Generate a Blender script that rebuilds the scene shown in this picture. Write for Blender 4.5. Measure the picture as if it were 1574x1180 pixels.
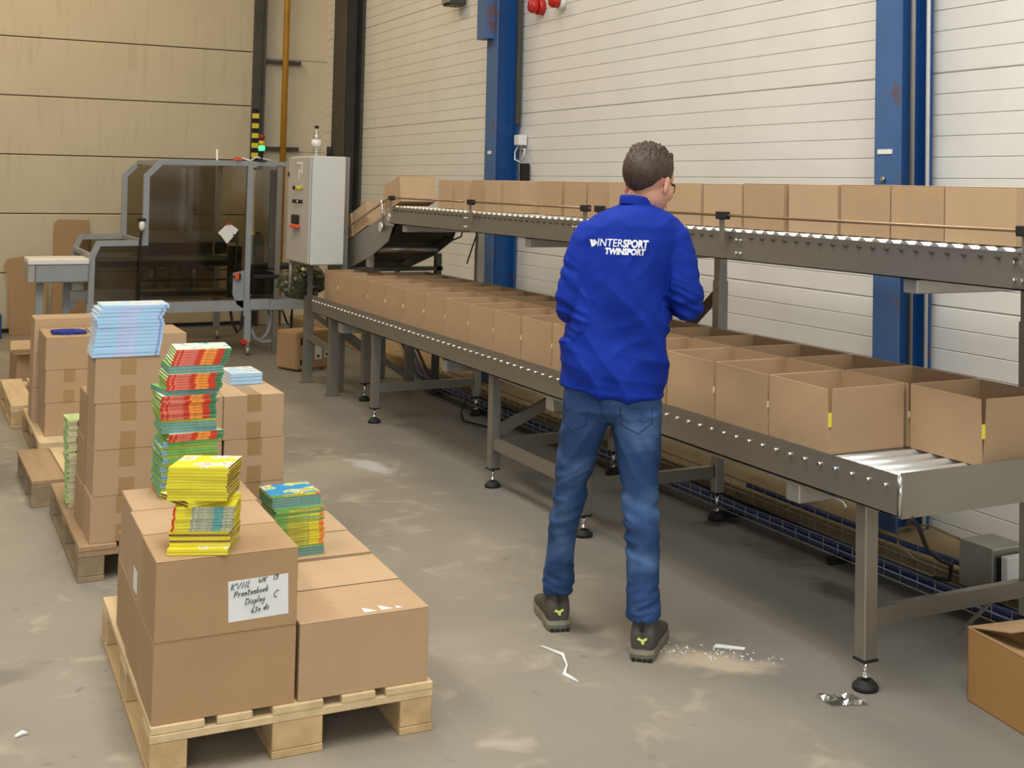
import bpy, bmesh, math, random
from mathutils import Vector, Matrix, noise
from mathutils.bvhtree import BVHTree
S = bpy.context.scene
C = S.collection
for o in list(bpy.data.objects): bpy.data.objects.remove(o)
random.seed(7)
R = math.radians
# ---------------------------------------------------------------- camera
YAW, PITCH, ROLL, CAMH = .5009, .0410, .0195, 1.6257
FPX, CXP, CYP = 1956.316, 941.188, 206.348
fw = Vector((math.sin(YAW)*math.cos(PITCH), math.cos(YAW)*math.cos(PITCH), math.sin(PITCH)))
rt0 = Vector((math.cos(YAW), -math.sin(YAW), 0)); up0 = rt0.cross(fw)
rt = rt0*math.cos(ROLL)+up0*math.sin(ROLL); up = -rt0*math.sin(ROLL)+up0*math.cos(ROLL)
cam = bpy.data.objects.new('camera', bpy.data.cameras.new('camera')); C.objects.link(cam)
M = Matrix((rt, up, -fw)).transposed().to_4x4(); M.translation = (0, 0, CAMH)
cam.matrix_world = M
cam.data.sensor_width = 36; cam.data.lens = 36*FPX/1574
cam.data.shift_x = (787-CXP)/1574; cam.data.shift_y = (CYP-590)/1574
cam.data.clip_start = .05; cam.data.clip_end = 100
S.camera = cam
# ---------------------------------------------------------------- world, light, exposure
W = bpy.data.worlds.new('world'); S.world = W; W.use_nodes = True
W.node_tree.nodes['Background'].inputs[0].default_value = (.95, .93, .90, 1)
W.node_tree.nodes['Background'].inputs[1].default_value = .26
def area(name, loc, sx, sy, power, col, rot=(0, 0, 0)):
    l = bpy.data.lights.new(name, 'AREA'); l.shape = 'RECTANGLE'; l.size = sx; l.size_y = sy
    l.energy = power; l.color = col
    o = bpy.data.objects.new(name, l); C.objects.link(o); o.location = loc; o.rotation_euler = rot
    return o
area('ceiling_lamp_light', (1.0, 2.0, 6.2), 1.2, 5, 300, (1, .98, .95))
area('ceiling_lamp_light', (-2.6, 4.0, 6.4), 1.2, 6, 270, (1, .97, .92))
area('ceiling_lamp_light', (1.2, 6.4, 6.4), .8, 3.0, 95, (1, .94, .86))
area('ceiling_lamp_light', (.2, 11.8, 6.4), .8, 3, 172, (1, .74, .42))
area('area_light_behind_camera', (-1.5, -4.5, 3.2), 4, 3, 260, (.93, .97, 1), (R(75), 0, R(-20)))  # cool area light behind the camera, out of view, facing the room
S.view_settings.view_transform = 'Standard'; S.view_settings.look = 'None'
S.view_settings.exposure = -.08; S.view_settings.gamma = 1; S.view_settings.use_curve_mapping = False

# ---------------------------------------------------------------- materials
def srgb(r, g, b):
    f = lambda c: (c/255/12.92) if c/255 <= .04045 else ((c/255+.055)/1.055)**2.4
    return (f(r), f(g), f(b), 1)
def mat(name, col, rough=.6, metal=0, var=.12, scale=6, bump=0, bscale=60, stretch=(1, 1, 1), emit=None, spec=.5):
    m = bpy.data.materials.new(name); m.use_nodes = True; nt = m.node_tree; N = nt.nodes; L = nt.links
    b = N['Principled BSDF']; b.inputs['Roughness'].default_value = rough; b.inputs['Metallic'].default_value = metal
    b.inputs['Specular IOR Level'].default_value = spec
    tc = N.new('ShaderNodeTexCoord'); mp = N.new('ShaderNodeMapping'); mp.inputs['Scale'].default_value = stretch
    L.new(tc.outputs['Object'], mp.inputs[0])
    if var:
        nz = N.new('ShaderNodeTexNoise'); nz.inputs['Scale'].default_value = scale; nz.inputs['Detail'].default_value = 6
        L.new(mp.outputs[0], nz.inputs['Vector'])
        cr = N.new('ShaderNodeValToRGB'); cr.color_ramp.elements[0].position = .3; cr.color_ramp.elements[1].position = .7
        cr.color_ramp.elements[0].color = [c*(1-var) for c in col[:3]]+[1]
        cr.color_ramp.elements[1].color = [min(1, c*(1+var)) for c in col[:3]]+[1]
        L.new(nz.outputs[0], cr.inputs[0]); L.new(cr.outputs[0], b.inputs['Base Color'])
    else: b.inputs['Base Color'].default_value = col
    if bump:
        n2 = N.new('ShaderNodeTexNoise'); n2.inputs['Scale'].default_value = bscale; n2.inputs['Detail'].default_value = 4
        L.new(mp.outputs[0], n2.inputs['Vector'])
        bp = N.new('ShaderNodeBump'); bp.inputs['Strength'].default_value = bump; bp.inputs['Distance'].default_value = .004
        L.new(n2.outputs[0], bp.inputs['Height']); L.new(bp.outputs[0], b.inputs['Normal'])
    if emit:
        b.inputs['Emission Color'].default_value = col; b.inputs['Emission Strength'].default_value = emit
    return m
def blend(m, col, scale, lo, hi, detail=8, stretch=(1, 1, 1), seed=0, fac=1, dist=0):
    """mix a stain colour over a material's base colour with a noise mask"""
    nt = m.node_tree; N = nt.nodes; L = nt.links; b = N['Principled BSDF']
    tc = N.new('ShaderNodeTexCoord'); mp = N.new('ShaderNodeMapping'); mp.inputs['Scale'].default_value = stretch
    mp.inputs['Location'].default_value = (seed, seed*1.7, seed*.3)
    L.new(tc.outputs['Object'], mp.inputs[0])
    nz = N.new('ShaderNodeTexNoise'); nz.inputs['Scale'].default_value = scale; nz.inputs['Detail'].default_value = detail
    nz.inputs['Distortion'].default_value = dist
    L.new(mp.outputs[0], nz.inputs['Vector'])
    mr = N.new('ShaderNodeMapRange'); mr.inputs[1].default_value = lo; mr.inputs[2].default_value = hi; mr.inputs[4].default_value = fac
    L.new(nz.outputs[0], mr.inputs[0])
    mx = N.new('ShaderNodeMix'); mx.data_type = 'RGBA'; L.new(mr.outputs[0], mx.inputs[0])
    src = b.inputs['Base Color'].links
    if src: L.new(src[0].from_socket, mx.inputs[6])
    else: mx.inputs[6].default_value = b.inputs['Base Color'].default_value
    mx.inputs[7].default_value = col
    L.new(mx.outputs[2], b.inputs['Base Color'])
    return m
MT = {}
MT['floor'] = mat('concrete_floor', srgb(138, 131, 117), .62, 0, .10, 1.3, .25, 30)
blend(MT['floor'], srgb(160, 151, 134), 1.1, .50, .70, 12, seed=3, fac=.75)
blend(MT['floor'], srgb(96, 92, 84), .55, .56, .78, 12, seed=9, fac=.7, dist=.6)
blend(MT['floor'], srgb(92, 88, 82), 14, .66, .74, 5, seed=5, fac=.55)
blend(MT['floor'], srgb(182, 172, 152), 5, .58, .74, 12, seed=15, fac=.6, dist=.5)
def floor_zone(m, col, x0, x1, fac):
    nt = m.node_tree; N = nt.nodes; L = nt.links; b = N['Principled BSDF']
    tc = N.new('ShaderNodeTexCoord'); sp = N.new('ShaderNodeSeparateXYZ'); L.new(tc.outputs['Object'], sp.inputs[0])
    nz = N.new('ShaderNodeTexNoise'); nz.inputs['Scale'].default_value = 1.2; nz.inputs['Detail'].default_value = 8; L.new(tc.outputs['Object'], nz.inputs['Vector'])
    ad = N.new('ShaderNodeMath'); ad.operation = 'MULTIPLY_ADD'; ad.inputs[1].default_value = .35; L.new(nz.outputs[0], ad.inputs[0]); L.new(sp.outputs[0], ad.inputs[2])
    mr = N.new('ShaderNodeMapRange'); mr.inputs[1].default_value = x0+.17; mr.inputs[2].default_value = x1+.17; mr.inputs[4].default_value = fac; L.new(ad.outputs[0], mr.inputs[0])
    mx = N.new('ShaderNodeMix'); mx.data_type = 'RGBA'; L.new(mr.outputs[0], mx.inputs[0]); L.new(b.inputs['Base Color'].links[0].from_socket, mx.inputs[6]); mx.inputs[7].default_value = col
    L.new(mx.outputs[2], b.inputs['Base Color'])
def spot(m, col, x, y, rx, ry, rot, fac=.9):
    nt = m.node_tree; N = nt.nodes; L = nt.links; b = N['Principled BSDF']
    tc = N.new('ShaderNodeTexCoord'); mp = N.new('ShaderNodeMapping'); mp.vector_type = 'TEXTURE'
    mp.inputs['Location'].default_value = (x, y, 0); mp.inputs['Rotation'].default_value = (0, 0, rot); mp.inputs['Scale'].default_value = (rx, ry, 1)
    nz = N.new('ShaderNodeTexNoise'); nz.inputs['Scale'].default_value = 9; nz.inputs['Detail'].default_value = 8; L.new(tc.outputs['Object'], nz.inputs['Vector'])
    L.new(tc.outputs['Object'], mp.inputs[0]); ln = N.new('ShaderNodeVectorMath'); ln.operation = 'LENGTH'; L.new(mp.outputs[0], ln.inputs[0])
    ad = N.new('ShaderNodeMath'); ad.operation = 'MULTIPLY_ADD'; ad.inputs[1].default_value = 1.6; L.new(nz.outputs[0], ad.inputs[0]); L.new(ln.outputs['Value'], ad.inputs[2])
    mr = N.new('ShaderNodeMapRange'); mr.inputs[1].default_value = 1.75; mr.inputs[2].default_value = 1.2; mr.inputs[3].default_value = 0; mr.inputs[4].default_value = fac; L.new(ad.outputs[0], mr.inputs[0])
    mx = N.new('ShaderNodeMix'); mx.data_type = 'RGBA'; L.new(mr.outputs[0], mx.inputs[0]); L.new(b.inputs['Base Color'].links[0].from_socket, mx.inputs[6]); mx.inputs[7].default_value = col
    L.new(mx.outputs[2], b.inputs['Base Color'])
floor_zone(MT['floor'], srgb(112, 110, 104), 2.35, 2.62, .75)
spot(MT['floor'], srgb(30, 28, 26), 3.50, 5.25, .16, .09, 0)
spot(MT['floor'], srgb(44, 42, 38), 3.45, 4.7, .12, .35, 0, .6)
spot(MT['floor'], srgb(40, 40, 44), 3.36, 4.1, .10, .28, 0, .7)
spot(MT['floor'], srgb(190, 190, 190), 2.35, 7.1, .10, .28, .2, .7)
spot(MT['floor'], srgb(60, 60, 56), .3, 4.6, .2, .1, .3, .35)
spot(MT['floor'], srgb(66, 62, 58), .45, 7.6, .16, .5, 0, .45)
spot(MT['floor'], srgb(204, 186, 160), 2.45, 3.75, .30, .12, -.9, .6)
spot(MT['floor'], srgb(92, 84, 72), 2.24, 4.2, .10, .08, 0, .6)
MT['wall'] = mat('white_wall_panel', srgb(226, 224, 217), .45, 0, .03, 3)
MT['wall_warm'] = mat('cream_wall_panel', srgb(214, 203, 176), .5, 0, .04, 3)
MT['wall_groove'] = mat('wall_panel_groove', srgb(160, 158, 150), .6, 0, .05)
blend(MT['wall'], srgb(196, 190, 172), .8, .58, .8, 6, seed=2, fac=.4)
MT['plinth'] = mat('plinth_concrete', srgb(158, 138, 100), .8, 0, .10, 5, .3, 40)
blend(MT['plinth'], srgb(96, 88, 74), 6, .58, .72, 6, seed=4, fac=.6)
MT['door'] = mat('dock_door_panel', srgb(198, 187, 160), .5, 0, .04, 2)
blend(MT['door'], srgb(166, 152, 122), 16, .54, .8, 6, (1, 1, .10), 6, .45)
MT['door_gap'] = mat('door_joint', srgb(92, 74, 46), .7, 0, 0)
MT['blue'] = mat('blue_painted_steel', srgb(22, 78, 140), .42, 0, .10, 4)
MT['blue_front'] = mat('pale_blue_painted_steel', srgb(66, 100, 146), .5, 0, .08, 4)  # paler, greyer blue for the front flanges and bracket box
blend(MT['blue_front'], srgb(110, 70, 50), 5, .64, .70, 8, seed=8, fac=.7)
blend(MT['blue'], srgb(100, 62, 40), 6, .68, .73, 8, seed=1, fac=.6)
MT['darksteel'] = mat('dark_steel', srgb(78, 76, 68), .5, .3, .15, 5)
MT['steel'] = mat('brushed_stainless', srgb(150, 146, 136), .42, .75, .06, 3, .05, 90, (1, .05, 1))
MT['galv'] = mat('galvanised_steel', srgb(170, 168, 160), .42, .7, .08, 8)
MT['roller'] = mat('zinc_roller', srgb(205, 204, 198), .32, .55, .05, 5)
MT['chrome'] = mat('chrome', srgb(225, 225, 222), .15, 1, 0)
MT['frame'] = mat('light_grey_painted_frame', srgb(150, 155, 158), .45, 0, .05, 6)
MT['cab'] = mat('light_grey_cabinet', srgb(206, 208, 202), .4, 0, .03, 5)
MT['cabdoor'] = mat('cabinet_door_grey', srgb(182, 180, 174), .45, 0, .03, 5)
MT['black'] = mat('black_rubber', srgb(24, 23, 22), .7, 0, .1)
MT['belt'] = mat('dark_green_belt', srgb(14, 26, 24), .5, 0, .1)
MT['white'] = mat('white_plastic', srgb(232, 232, 228), .45, 0, .02)
MT['paper'] = mat('white_paper', srgb(222, 224, 222), .8, 0, .03, 20)
MT['ink'] = mat('black_ink', srgb(28, 28, 32), .6, 0, 0)
MT['yellowtag'] = mat('yellow_tape_tag', srgb(238, 222, 70), .5, 0, .05, 30)
MT['creamtag'] = mat('cream_tape_tag', srgb(236, 222, 170), .5, 0, .05, 30)
MT['pipe'] = mat('yellow_pipe', srgb(176, 128, 28), .45, 0, .15, 5)
MT['red'] = mat('red_plastic', srgb(190, 36, 30), .4, 0, .05)
MT['orange'] = mat('orange_plastic', srgb(226, 92, 46), .45, 0, .05)
MT['bluecable'] = mat('blue_cable', srgb(52, 68, 116), .5, 0, .15, 10)
MT['rod'] = mat('bronze_rod', srgb(158, 132, 104), .32, .7, .1)
MT['cardin'] = mat('kraft_inner', srgb(188, 156, 116), .85, 0, .05, 10)
def cardboard(name, c, seed=0):
    m = mat(name, c, .78, 0, .045, 4, .12, 120, (1, 1, 1))
    blend(m, [x*.8 for x in c[:3]]+[1], 3, .60, .85, 8, seed=seed, fac=.5)
    return m
MT['card'] = cardboard('kraft_cardboard', srgb(178, 148, 113), 1)
MT['card2'] = cardboard('kraft_cardboard_light', srgb(186, 157, 122), 5)
MT['card3'] = cardboard('kraft_cardboard_dark', srgb(168, 136, 98), 9)
MT['cardend'] = cardboard('recycled_carton_brown', srgb(158, 118, 66), 12)
MT['cardedge'] = mat('cut_cardboard_edge', srgb(214, 188, 142), .85, 0, .1, 60)
MT['tape'] = mat('brown_packing_tape', srgb(164, 132, 90), .35, 0, .05, 20)
def wood(name, c, dark):
    m = mat(name, c, .75, 0, .12, 3, .25, 30, (6, .6, 6))
    blend(m, dark, 2.2, .55, .8, 8, (4, .8, 4), 3, .6)
    return m
MT['wood'] = wood('pale_pine', srgb(206, 182, 140), srgb(158, 128, 84))
MT['woodx'] = wood('pale_pine_block', srgb(196, 166, 120), srgb(140, 104, 66))
MT['woodold'] = wood('weathered_pine', srgb(160, 132, 98), srgb(104, 82, 58))
MT['woodoldx'] = wood('weathered_pine_block', srgb(146, 126, 96), srgb(90, 84, 66))
def smoked(name, col, alpha):
    m = bpy.data.materials.new(name); m.use_nodes = True; nt = m.node_tree; N = nt.nodes; L = nt.links
    out = N['Material Output']; N.remove(N['Principled BSDF'])
    t = N.new('ShaderNodeBsdfTransparent'); t.inputs[0].default_value = col
    g = N.new('ShaderNodeBsdfGlossy'); g.inputs['Roughness'].default_value = .08; g.inputs[0].default_value = (1, 1, 1, 1)
    mx = N.new('ShaderNodeMixShader'); mx.inputs[0].default_value = alpha
    L.new(t.outputs[0], mx.inputs[1]); L.new(g.outputs[0], mx.inputs[2]); L.new(mx.outputs[0], out.inputs[0])
    return m
MT['smoked'] = smoked('smoked_polycarbonate', (.60, .57, .50, 1), .07)
MT['clear'] = smoked('clear_plastic', (.90, .92, .92, 1), .14)
MT['film_clear'] = smoked('clear_film', (.96, .97, .97, 1), .35)

# ---------------------------------------------------------------- mesh helpers
class MB:
    def __init__(s): s.bm = bmesh.new(); s.mi = 0
    def face(s, vs, mi=None):
        try: f = s.bm.faces.new(vs)
        except ValueError: return None
        f.material_index = s.mi if mi is None else mi
        return f
    def box(s, x0, x1, y0, y1, z0, z1, M=None, mi=None):
        P = [Vector(p) for p in ((x0, y0, z0), (x1, y0, z0), (x1, y1, z0), (x0, y1, z0), (x0, y0, z1), (x1, y0, z1), (x1, y1, z1), (x0, y1, z1))]
        if M: P = [M @ p for p in P]
        v = [s.bm.verts.new(p) for p in P]
        for q in ((3, 2, 1, 0), (4, 5, 6, 7), (0, 1, 5, 4), (1, 2, 6, 5), (2, 3, 7, 6), (3, 0, 4, 7)): s.face([v[i] for i in q], mi)
        return s
    def bar(s, a, b, w, h=None, upv=(0, 0, 1), mi=None):
        a = Vector(a); b = Vector(b); h = h or w; d = (b-a).normalized(); u = Vector(upv)
        if abs(d.dot(u)) > .98: u = Vector((0, 1, 0))
        x = d.cross(u).normalized(); y = x.cross(d)
        v = [s.bm.verts.new(p+x*i*w/2+y*j*h/2) for p in (a, b) for i, j in ((-1, -1), (1, -1), (1, 1), (-1, 1))]
        for q in ((3, 2, 1, 0), (4, 5, 6, 7), (0, 1, 5, 4), (1, 2, 6, 5), (2, 3, 7, 6), (3, 0, 4, 7)): s.face([v[i] for i in q], mi)
        return s
    def tube(s, pts, r, n=10, cap=True, mi=None, closed=False):
        pts = [Vector(p) for p in pts]; rs = r if isinstance(r, (list, tuple)) else [r]*len(pts)
        rings = []; prev = None
        for i, p in enumerate(pts):
            if closed: d = pts[(i+1) % len(pts)]-pts[i-1]
            else: d = (pts[min(i+1, len(pts)-1)]-pts[max(i-1, 0)])
            d.normalize()
            if prev is None:
                u = Vector((0, 0, 1)) if abs(d.z) < .9 else Vector((1, 0, 0))
                x = d.cross(u).normalized()
            else: x = (prev-d*prev.dot(d)).normalized()
            prev = x; y = d.cross(x)
            rings.append([s.bm.verts.new(p+(x*math.cos(t)+y*math.sin(t))*rs[i]) for t in [k*2*math.pi/n for k in range(n)]])
        m = len(rings)
        for i in range(m if closed else m-1):
            a = rings[i]; b = rings[(i+1) % m]
            for k in range(n):
                f = s.face([a[k], a[(k+1) % n], b[(k+1) % n], b[k]], mi)
                if f: f.smooth = True
        if cap and not closed: s.face(rings[0][::-1], mi); s.face(rings[-1], mi)
        return s
    def cyl(s, a, b, r, n=14, mi=None): return s.tube([a, b], r, n, True, mi)
    def lathe(s, prof, loc, n=20, mi=None):
        loc = Vector(loc); rings = []
        for r, z in prof: rings.append([s.bm.verts.new(loc+Vector((r*math.cos(t), r*math.sin(t), z))) for t in [k*2*math.pi/n for k in range(n)]])
        for a, b in zip(rings, rings[1:]):
            for k in range(n):
                f = s.face([a[k], a[(k+1) % n], b[(k+1) % n], b[k]], mi)
                if f: f.smooth = True
        s.face(rings[0][::-1], mi); s.face(rings[-1], mi)
        return s
    def prism(s, poly, axis, a, b, mi=None):
        """extrude 2-D polygon; axis 0: poly in (y,z) along x, 1: (x,z) along y, 2: (x,y) along z"""
        def P(u, v, t): return {0: (t, u, v), 1: (u, t, v), 2: (u, v, t)}[axis]
        A = [s.bm.verts.new(P(u, v, a)) for u, v in poly]; B = [s.bm.verts.new(P(u, v, b)) for u, v in poly]
        s.face(A[::-1], mi); s.face(B, mi); n = len(poly)
        for i in range(n): s.face([A[i], A[(i+1) % n], B[(i+1) % n], B[i]], mi)
        return s
    def quad(s, *p, mi=None): return s.face([s.bm.verts.new(q) for q in p], mi)
    def build(s, name, mats, parent=None, bevel=0, seg=1, world=True):
        me = bpy.data.meshes.new(name)
        bmesh.ops.recalc_face_normals(s.bm, faces=s.bm.faces)
        if bevel: bmesh.ops.bevel(s.bm, geom=list(s.bm.edges), offset=bevel, segments=seg, affect='EDGES', clamp_overlap=True)
        if parent is not None and world:
            mw = PW[parent.name].inverted()
            s.bm.transform(mw)
        s.bm.to_mesh(me); s.bm.free()
        for m in (mats if isinstance(mats, (list, tuple)) else [mats]): me.materials.append(MT[m] if isinstance(m, str) else m)
        o = bpy.data.objects.new(name, me); C.objects.link(o)
        if parent is not None: o.parent = parent; PW[o.name] = PW[parent.name].copy()
        else: PW[o.name] = Matrix.Identity(4)
        return o
PW = {}   # world matrices of things and parts
def mark(o, label=None, cat=None, group=None, kind=None):
    if label: o['label'] = label
    if cat: o['category'] = cat
    if group: o['group'] = group
    if kind: o['kind'] = kind
    return o
def thing(name, label, cat, loc=(0, 0, 0), rz=0, group=None):
    o = bpy.data.objects.new(name, None); C.objects.link(o); o.location = loc; o.rotation_euler = (0, 0, rz); o.empty_display_size = .05
    PW[o.name] = Matrix.Translation(loc) @ Matrix.Rotation(rz, 4, 'Z')
    return mark(o, label, cat, group)
def struct(mb, name, mats, **k): return mark(mb.build(name, mats, **k), kind='structure')
def recentre(o):
    """move a top-level mesh's origin to the middle of its base without moving the mesh"""
    vs = [v.co for v in o.data.vertices]
    c = Vector(((min(v.x for v in vs)+max(v.x for v in vs))/2, (min(v.y for v in vs)+max(v.y for v in vs))/2, min(v.z for v in vs)))
    o.data.transform(Matrix.Translation(-c)); o.location = c; PW[o.name] = Matrix.Translation(c); return o
def dup(root, loc, rz=0, label=None, group=None):
    r = root.copy(); C.objects.link(r); r.location = loc; r.rotation_euler = (0, 0, rz)
    if label: r['label'] = label
    if group: r['group'] = group
    for ch in list(root.children):
        c = ch.copy(); C.objects.link(c); c.parent = r
        for g in ch.children:
            d = g.copy(); C.objects.link(d); d.parent = c
    return r
ORD = 'top second third fourth fifth sixth seventh eighth ninth tenth eleventh twelfth thirteenth fourteenth fifteenth sixteenth seventeenth eighteenth nineteenth twentieth'.split()
def ordinal(i):
    tens = {2: 'twenty', 3: 'thirty', 4: 'forty', 5: 'fifty', 6: 'sixty'}
    ones = 'first second third fourth fifth sixth seventh eighth ninth'.split()
    tth = {3: 'thirtieth', 4: 'fortieth', 5: 'fiftieth', 6: 'sixtieth'}
    teen = 'tenth eleventh twelfth thirteenth fourteenth fifteenth sixteenth seventeenth eighteenth nineteenth twentieth'.split()
    if i < 10: return ones[i-1]
    if i <= 20: return teen[i-10]
    if i % 10 == 0: return tth[i//10]
    return tens[i//10]+'-'+ones[i % 10-1]

# ================================================================ SETTING
XW, XP, YB = 4.15, 3.80, 14.5
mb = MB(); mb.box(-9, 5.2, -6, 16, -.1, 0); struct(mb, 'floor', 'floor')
# right wall: ribbed white sandwich panel, profile extruded along Y
def ribbed(x, y0, y1, z0, z1, name, mats):
    prof = []; z = z0
    lines = []
    k = 0; zz = 1.692-.0975*20
    while zz < z1:
        lines.append((zz, (k % 11) == 3)); zz += .0975; k += 1
    mbx = MB(); prev = z0
    def strip(a, b, xa, xb, mi): mbx.quad((xa, y0, a), (xa, y1, a), (xb, y1, b), (xb, y0, b), mi=mi)
    for zl, joint in lines:
        if zl-.008 < z0: continue
        g = .006 if joint else .0035; d = .010 if joint else .004
        strip(prev, zl-g, x, x, 0); strip(zl-g, zl-.001, x, x+d, 0); strip(zl-.001, zl+.001, x+d, x+d, 1); strip(zl+.001, zl+g, x+d, x, 0); prev = zl+g
    strip(prev, z1, x, x, 0)
    mbx.box(x+.012, x+.10, y0, y1, z0, z1)
    return struct(mbx, name, mats)
ribbed(XW, -5, YB+.3, .09, 6.8, 'wall_right', ['wall', 'wall_groove'])
mb = MB(); mb.box(XP, XW+.12, -5, YB, 0, .09); struct(mb, 'trim_1', 'plinth', bevel=.006)
# back wall beside the door
mb = MB(); mb.box(3.40, XW+.1, YB, YB+.1, 0, 6.8)
for z in (1.95, 3.0, 4.0): mb.box(3.40, XW, YB-.004, YB, z-.004, z+.004, mi=1)
for i in range(60): 
    z = .1+i*.105
    mb.box(3.40, XW, YB-.0015, YB, z-.0015, z+.0015, mi=0)
struct(mb, 'wall_back', ['wall_warm', 'wall_groove'])
# sectional dock door: eleven horizontal leaves with rebated joints
d1 = MB()
for i in range(10):
    z0 = .04+i*.61-.03; z1 = z0+.61
    if i == 0: z0 = .03
    pr = [(YB-.02, z0+.006), (YB-.02, z1-.014), (YB-.014, z1-.006), (YB+.03, z1-.006), (YB+.03, z0+.006)]
    d1.prism(pr, 0, -6, 3.295, 0)
d1.box(-6, 3.295, YB+.012, YB+.028, .05, 6.05, mi=1)
door = struct(d1, 'door_1', ['door', 'door_gap'])
mb = MB(); mb.box(-6, 3.29, YB-.045, YB-.02, .012, .05); 
s1 = mb.build('bottom_seal', 'black', door)
mb = MB(); mb.box(-9, -6, YB-.02, YB+.1, 0, 6.8); struct(mb, 'wall_back', 'door')
mb = MB(); mb.box(-9, XW+.1, -6, YB+.3, 6.8, 6.9); struct(mb, 'ceiling', 'wall')
# door guide post with hazard tape
t = thing('door_guide_post', 'tall dark steel guide post at the right edge of the big beige door', 'post', (3.35, YB-.05, 0))
MB().box(3.30, 3.40, YB-.10, YB, 0, 6.6).box(3.385, 3.41, YB-.16, YB, 0, 6.6).build('upright', 'darksteel', t)
mb = MB()
for k in range(13):
    z = .99+k*.11
    mb.box(3.292, 3.365, YB-.108, YB-.101, z, z+.055, mi=0); mb.box(3.292, 3.365, YB-.108, YB-.101, z+.055, z+.11, mi=1)
mark(mb.build('hazard_tape', ['yellowtag', 'black'], t), 'yellow and black hazard stripes')
# blue columns (I sections) on the plinth
def column(name, label, y, mats, x0=3.93, x1=4.13, w=.17, z1=6.7, stain=True):
    t = thing(name, label, 'column', (x0+.1, y, .09), group=None)
    mb = MB(); mb.box(x0, x0+.014, y-w/2, y+w/2, .09, z1); mb.build('front_flange', mats[0], t)
    mb = MB(); mb.box(x1-.014, x1, y-w/2, y+w/2, .09, z1).box(x0+.014, x1-.014, y-.006, y+.006, .09, z1); mb.build('web', mats[1], t)
    return t
cA = column('steel_column', 'blue steel column right of the man, with a small white label', 4.54, ['blue_front', 'blue'])
cB = column('steel_column', 'blue steel column behind the middle of the upper conveyor', 9.17, ['blue_front', 'blue'], w=.19)
cC = column('steel_column', 'dark unpainted steel column in the corner behind the control cabinet', 13.28, ['darksteel', 'darksteel'], w=.42)
MB().box(3.855, 3.93, 9.12, 9.30, 2.76, 6.6).build('bracket_box', 'blue_front', cB)
MB().box(3.926, 3.9295, 4.50, 4.60, 1.80, 1.822).build('label_plate', 'white', cA)
MB().cyl((3.9295, 4.555, 1.685), (3.915, 4.555, 1.685), .012).build('bolt', 'chrome', cA)
MB().box(3.926, 3.9295, 9.13, 9.20, 1.86, 1.885).build('label_plate', 'white', cB)
MB().cyl((4.0, 4.448, .1), (4.0, 4.448, 6.5), .012, 8).build('conduit', 'galv', cA)
MB().cyl((4.09, 4.445, .1), (4.09, 4.445, 6.5), .010, 8).build('conduit', 'white', cA)
MB().box(4.09, 4.125, 9.035, 9.065, 2.1, 6.5).build('cable_duct', 'darksteel', cB)
# junction box, cable and camera beside the middle column
t = thing('junction_box', 'small white junction box with loose cables beside the middle blue column', 'junction box', (4.10, 8.98, 1.86))
MB().box(4.07, 4.14, 8.93, 9.02, 1.93, 2.01).build('housing', 'white', t, bevel=.004)
MB().tube([(4.1, 9.0, 1.93), (4.09, 9.04, 1.88), (4.08, 9.02, 1.82), (4.1, 8.96, 1.80), (4.1, 8.9, 1.85), (4.1, 8.88, 1.9), (4.1, 8.93, 1.9)], .006, 6).build('cable', 'white', t)
MB().box(4.08, 4.14, 8.87, 8.93, 1.62, 1.79).build('plug_block', 'black', t, bevel=.004)
# red alarm beacons + floodlight
for k, (y, lab, rm) in enumerate(((8.72, 'red wall alarm horn high on the white wall, left of the pair', 'red'), (8.36, 'round red alarm lamp high on the white wall, right of the pair', 'red'))):
    t = thing('alarm_beacon', lab, 'alarm', (XW, y, 2.93))
    MB().cyl((XW, y, 2.98), (XW-.05, y, 2.98), .062, 18).build('base', 'white' if k else 'red', t)
    MB().lathe([(.0, 0), (.05, .0), (.055, .03), (.045, .06), (.0, .065)], (0, 0, 0)).build('lens', 'red', t, world=False).matrix_local = Matrix.Translation((-.05, 0, .05)) @ Matrix.Rotation(R(-90), 4, 'Y')
t = thing('floodlight', 'dark rectangular floodlight at the top edge, left of the blue column', 'lamp', (4.08, 10.35, 3.12))
MB().box(4.0, 4.14, 10.25, 10.45, 3.17, 3.35).build('housing', 'darksteel', t, bevel=.01)
MB().box(3.985, 4.0, 10.27, 10.43, 3.19, 3.33).build('glass', 'galv', t)
# yellow gas pipe
t = thing('yellow_pipe', 'mustard yellow vertical pipe on the back wall by the corner', 'pipe', (3.64, YB-.12, 0))
MB().cyl((3.64, YB-.12, .0), (3.64, YB-.12, 6.5), .033, 14).build('tube', 'pipe', t)
for z in (1.98, 2.96): MB().box(3.43, 3.83, YB-.08, YB-.0045, z-.02, z+.02).build('wall_bracket', 'darksteel', t)

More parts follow.
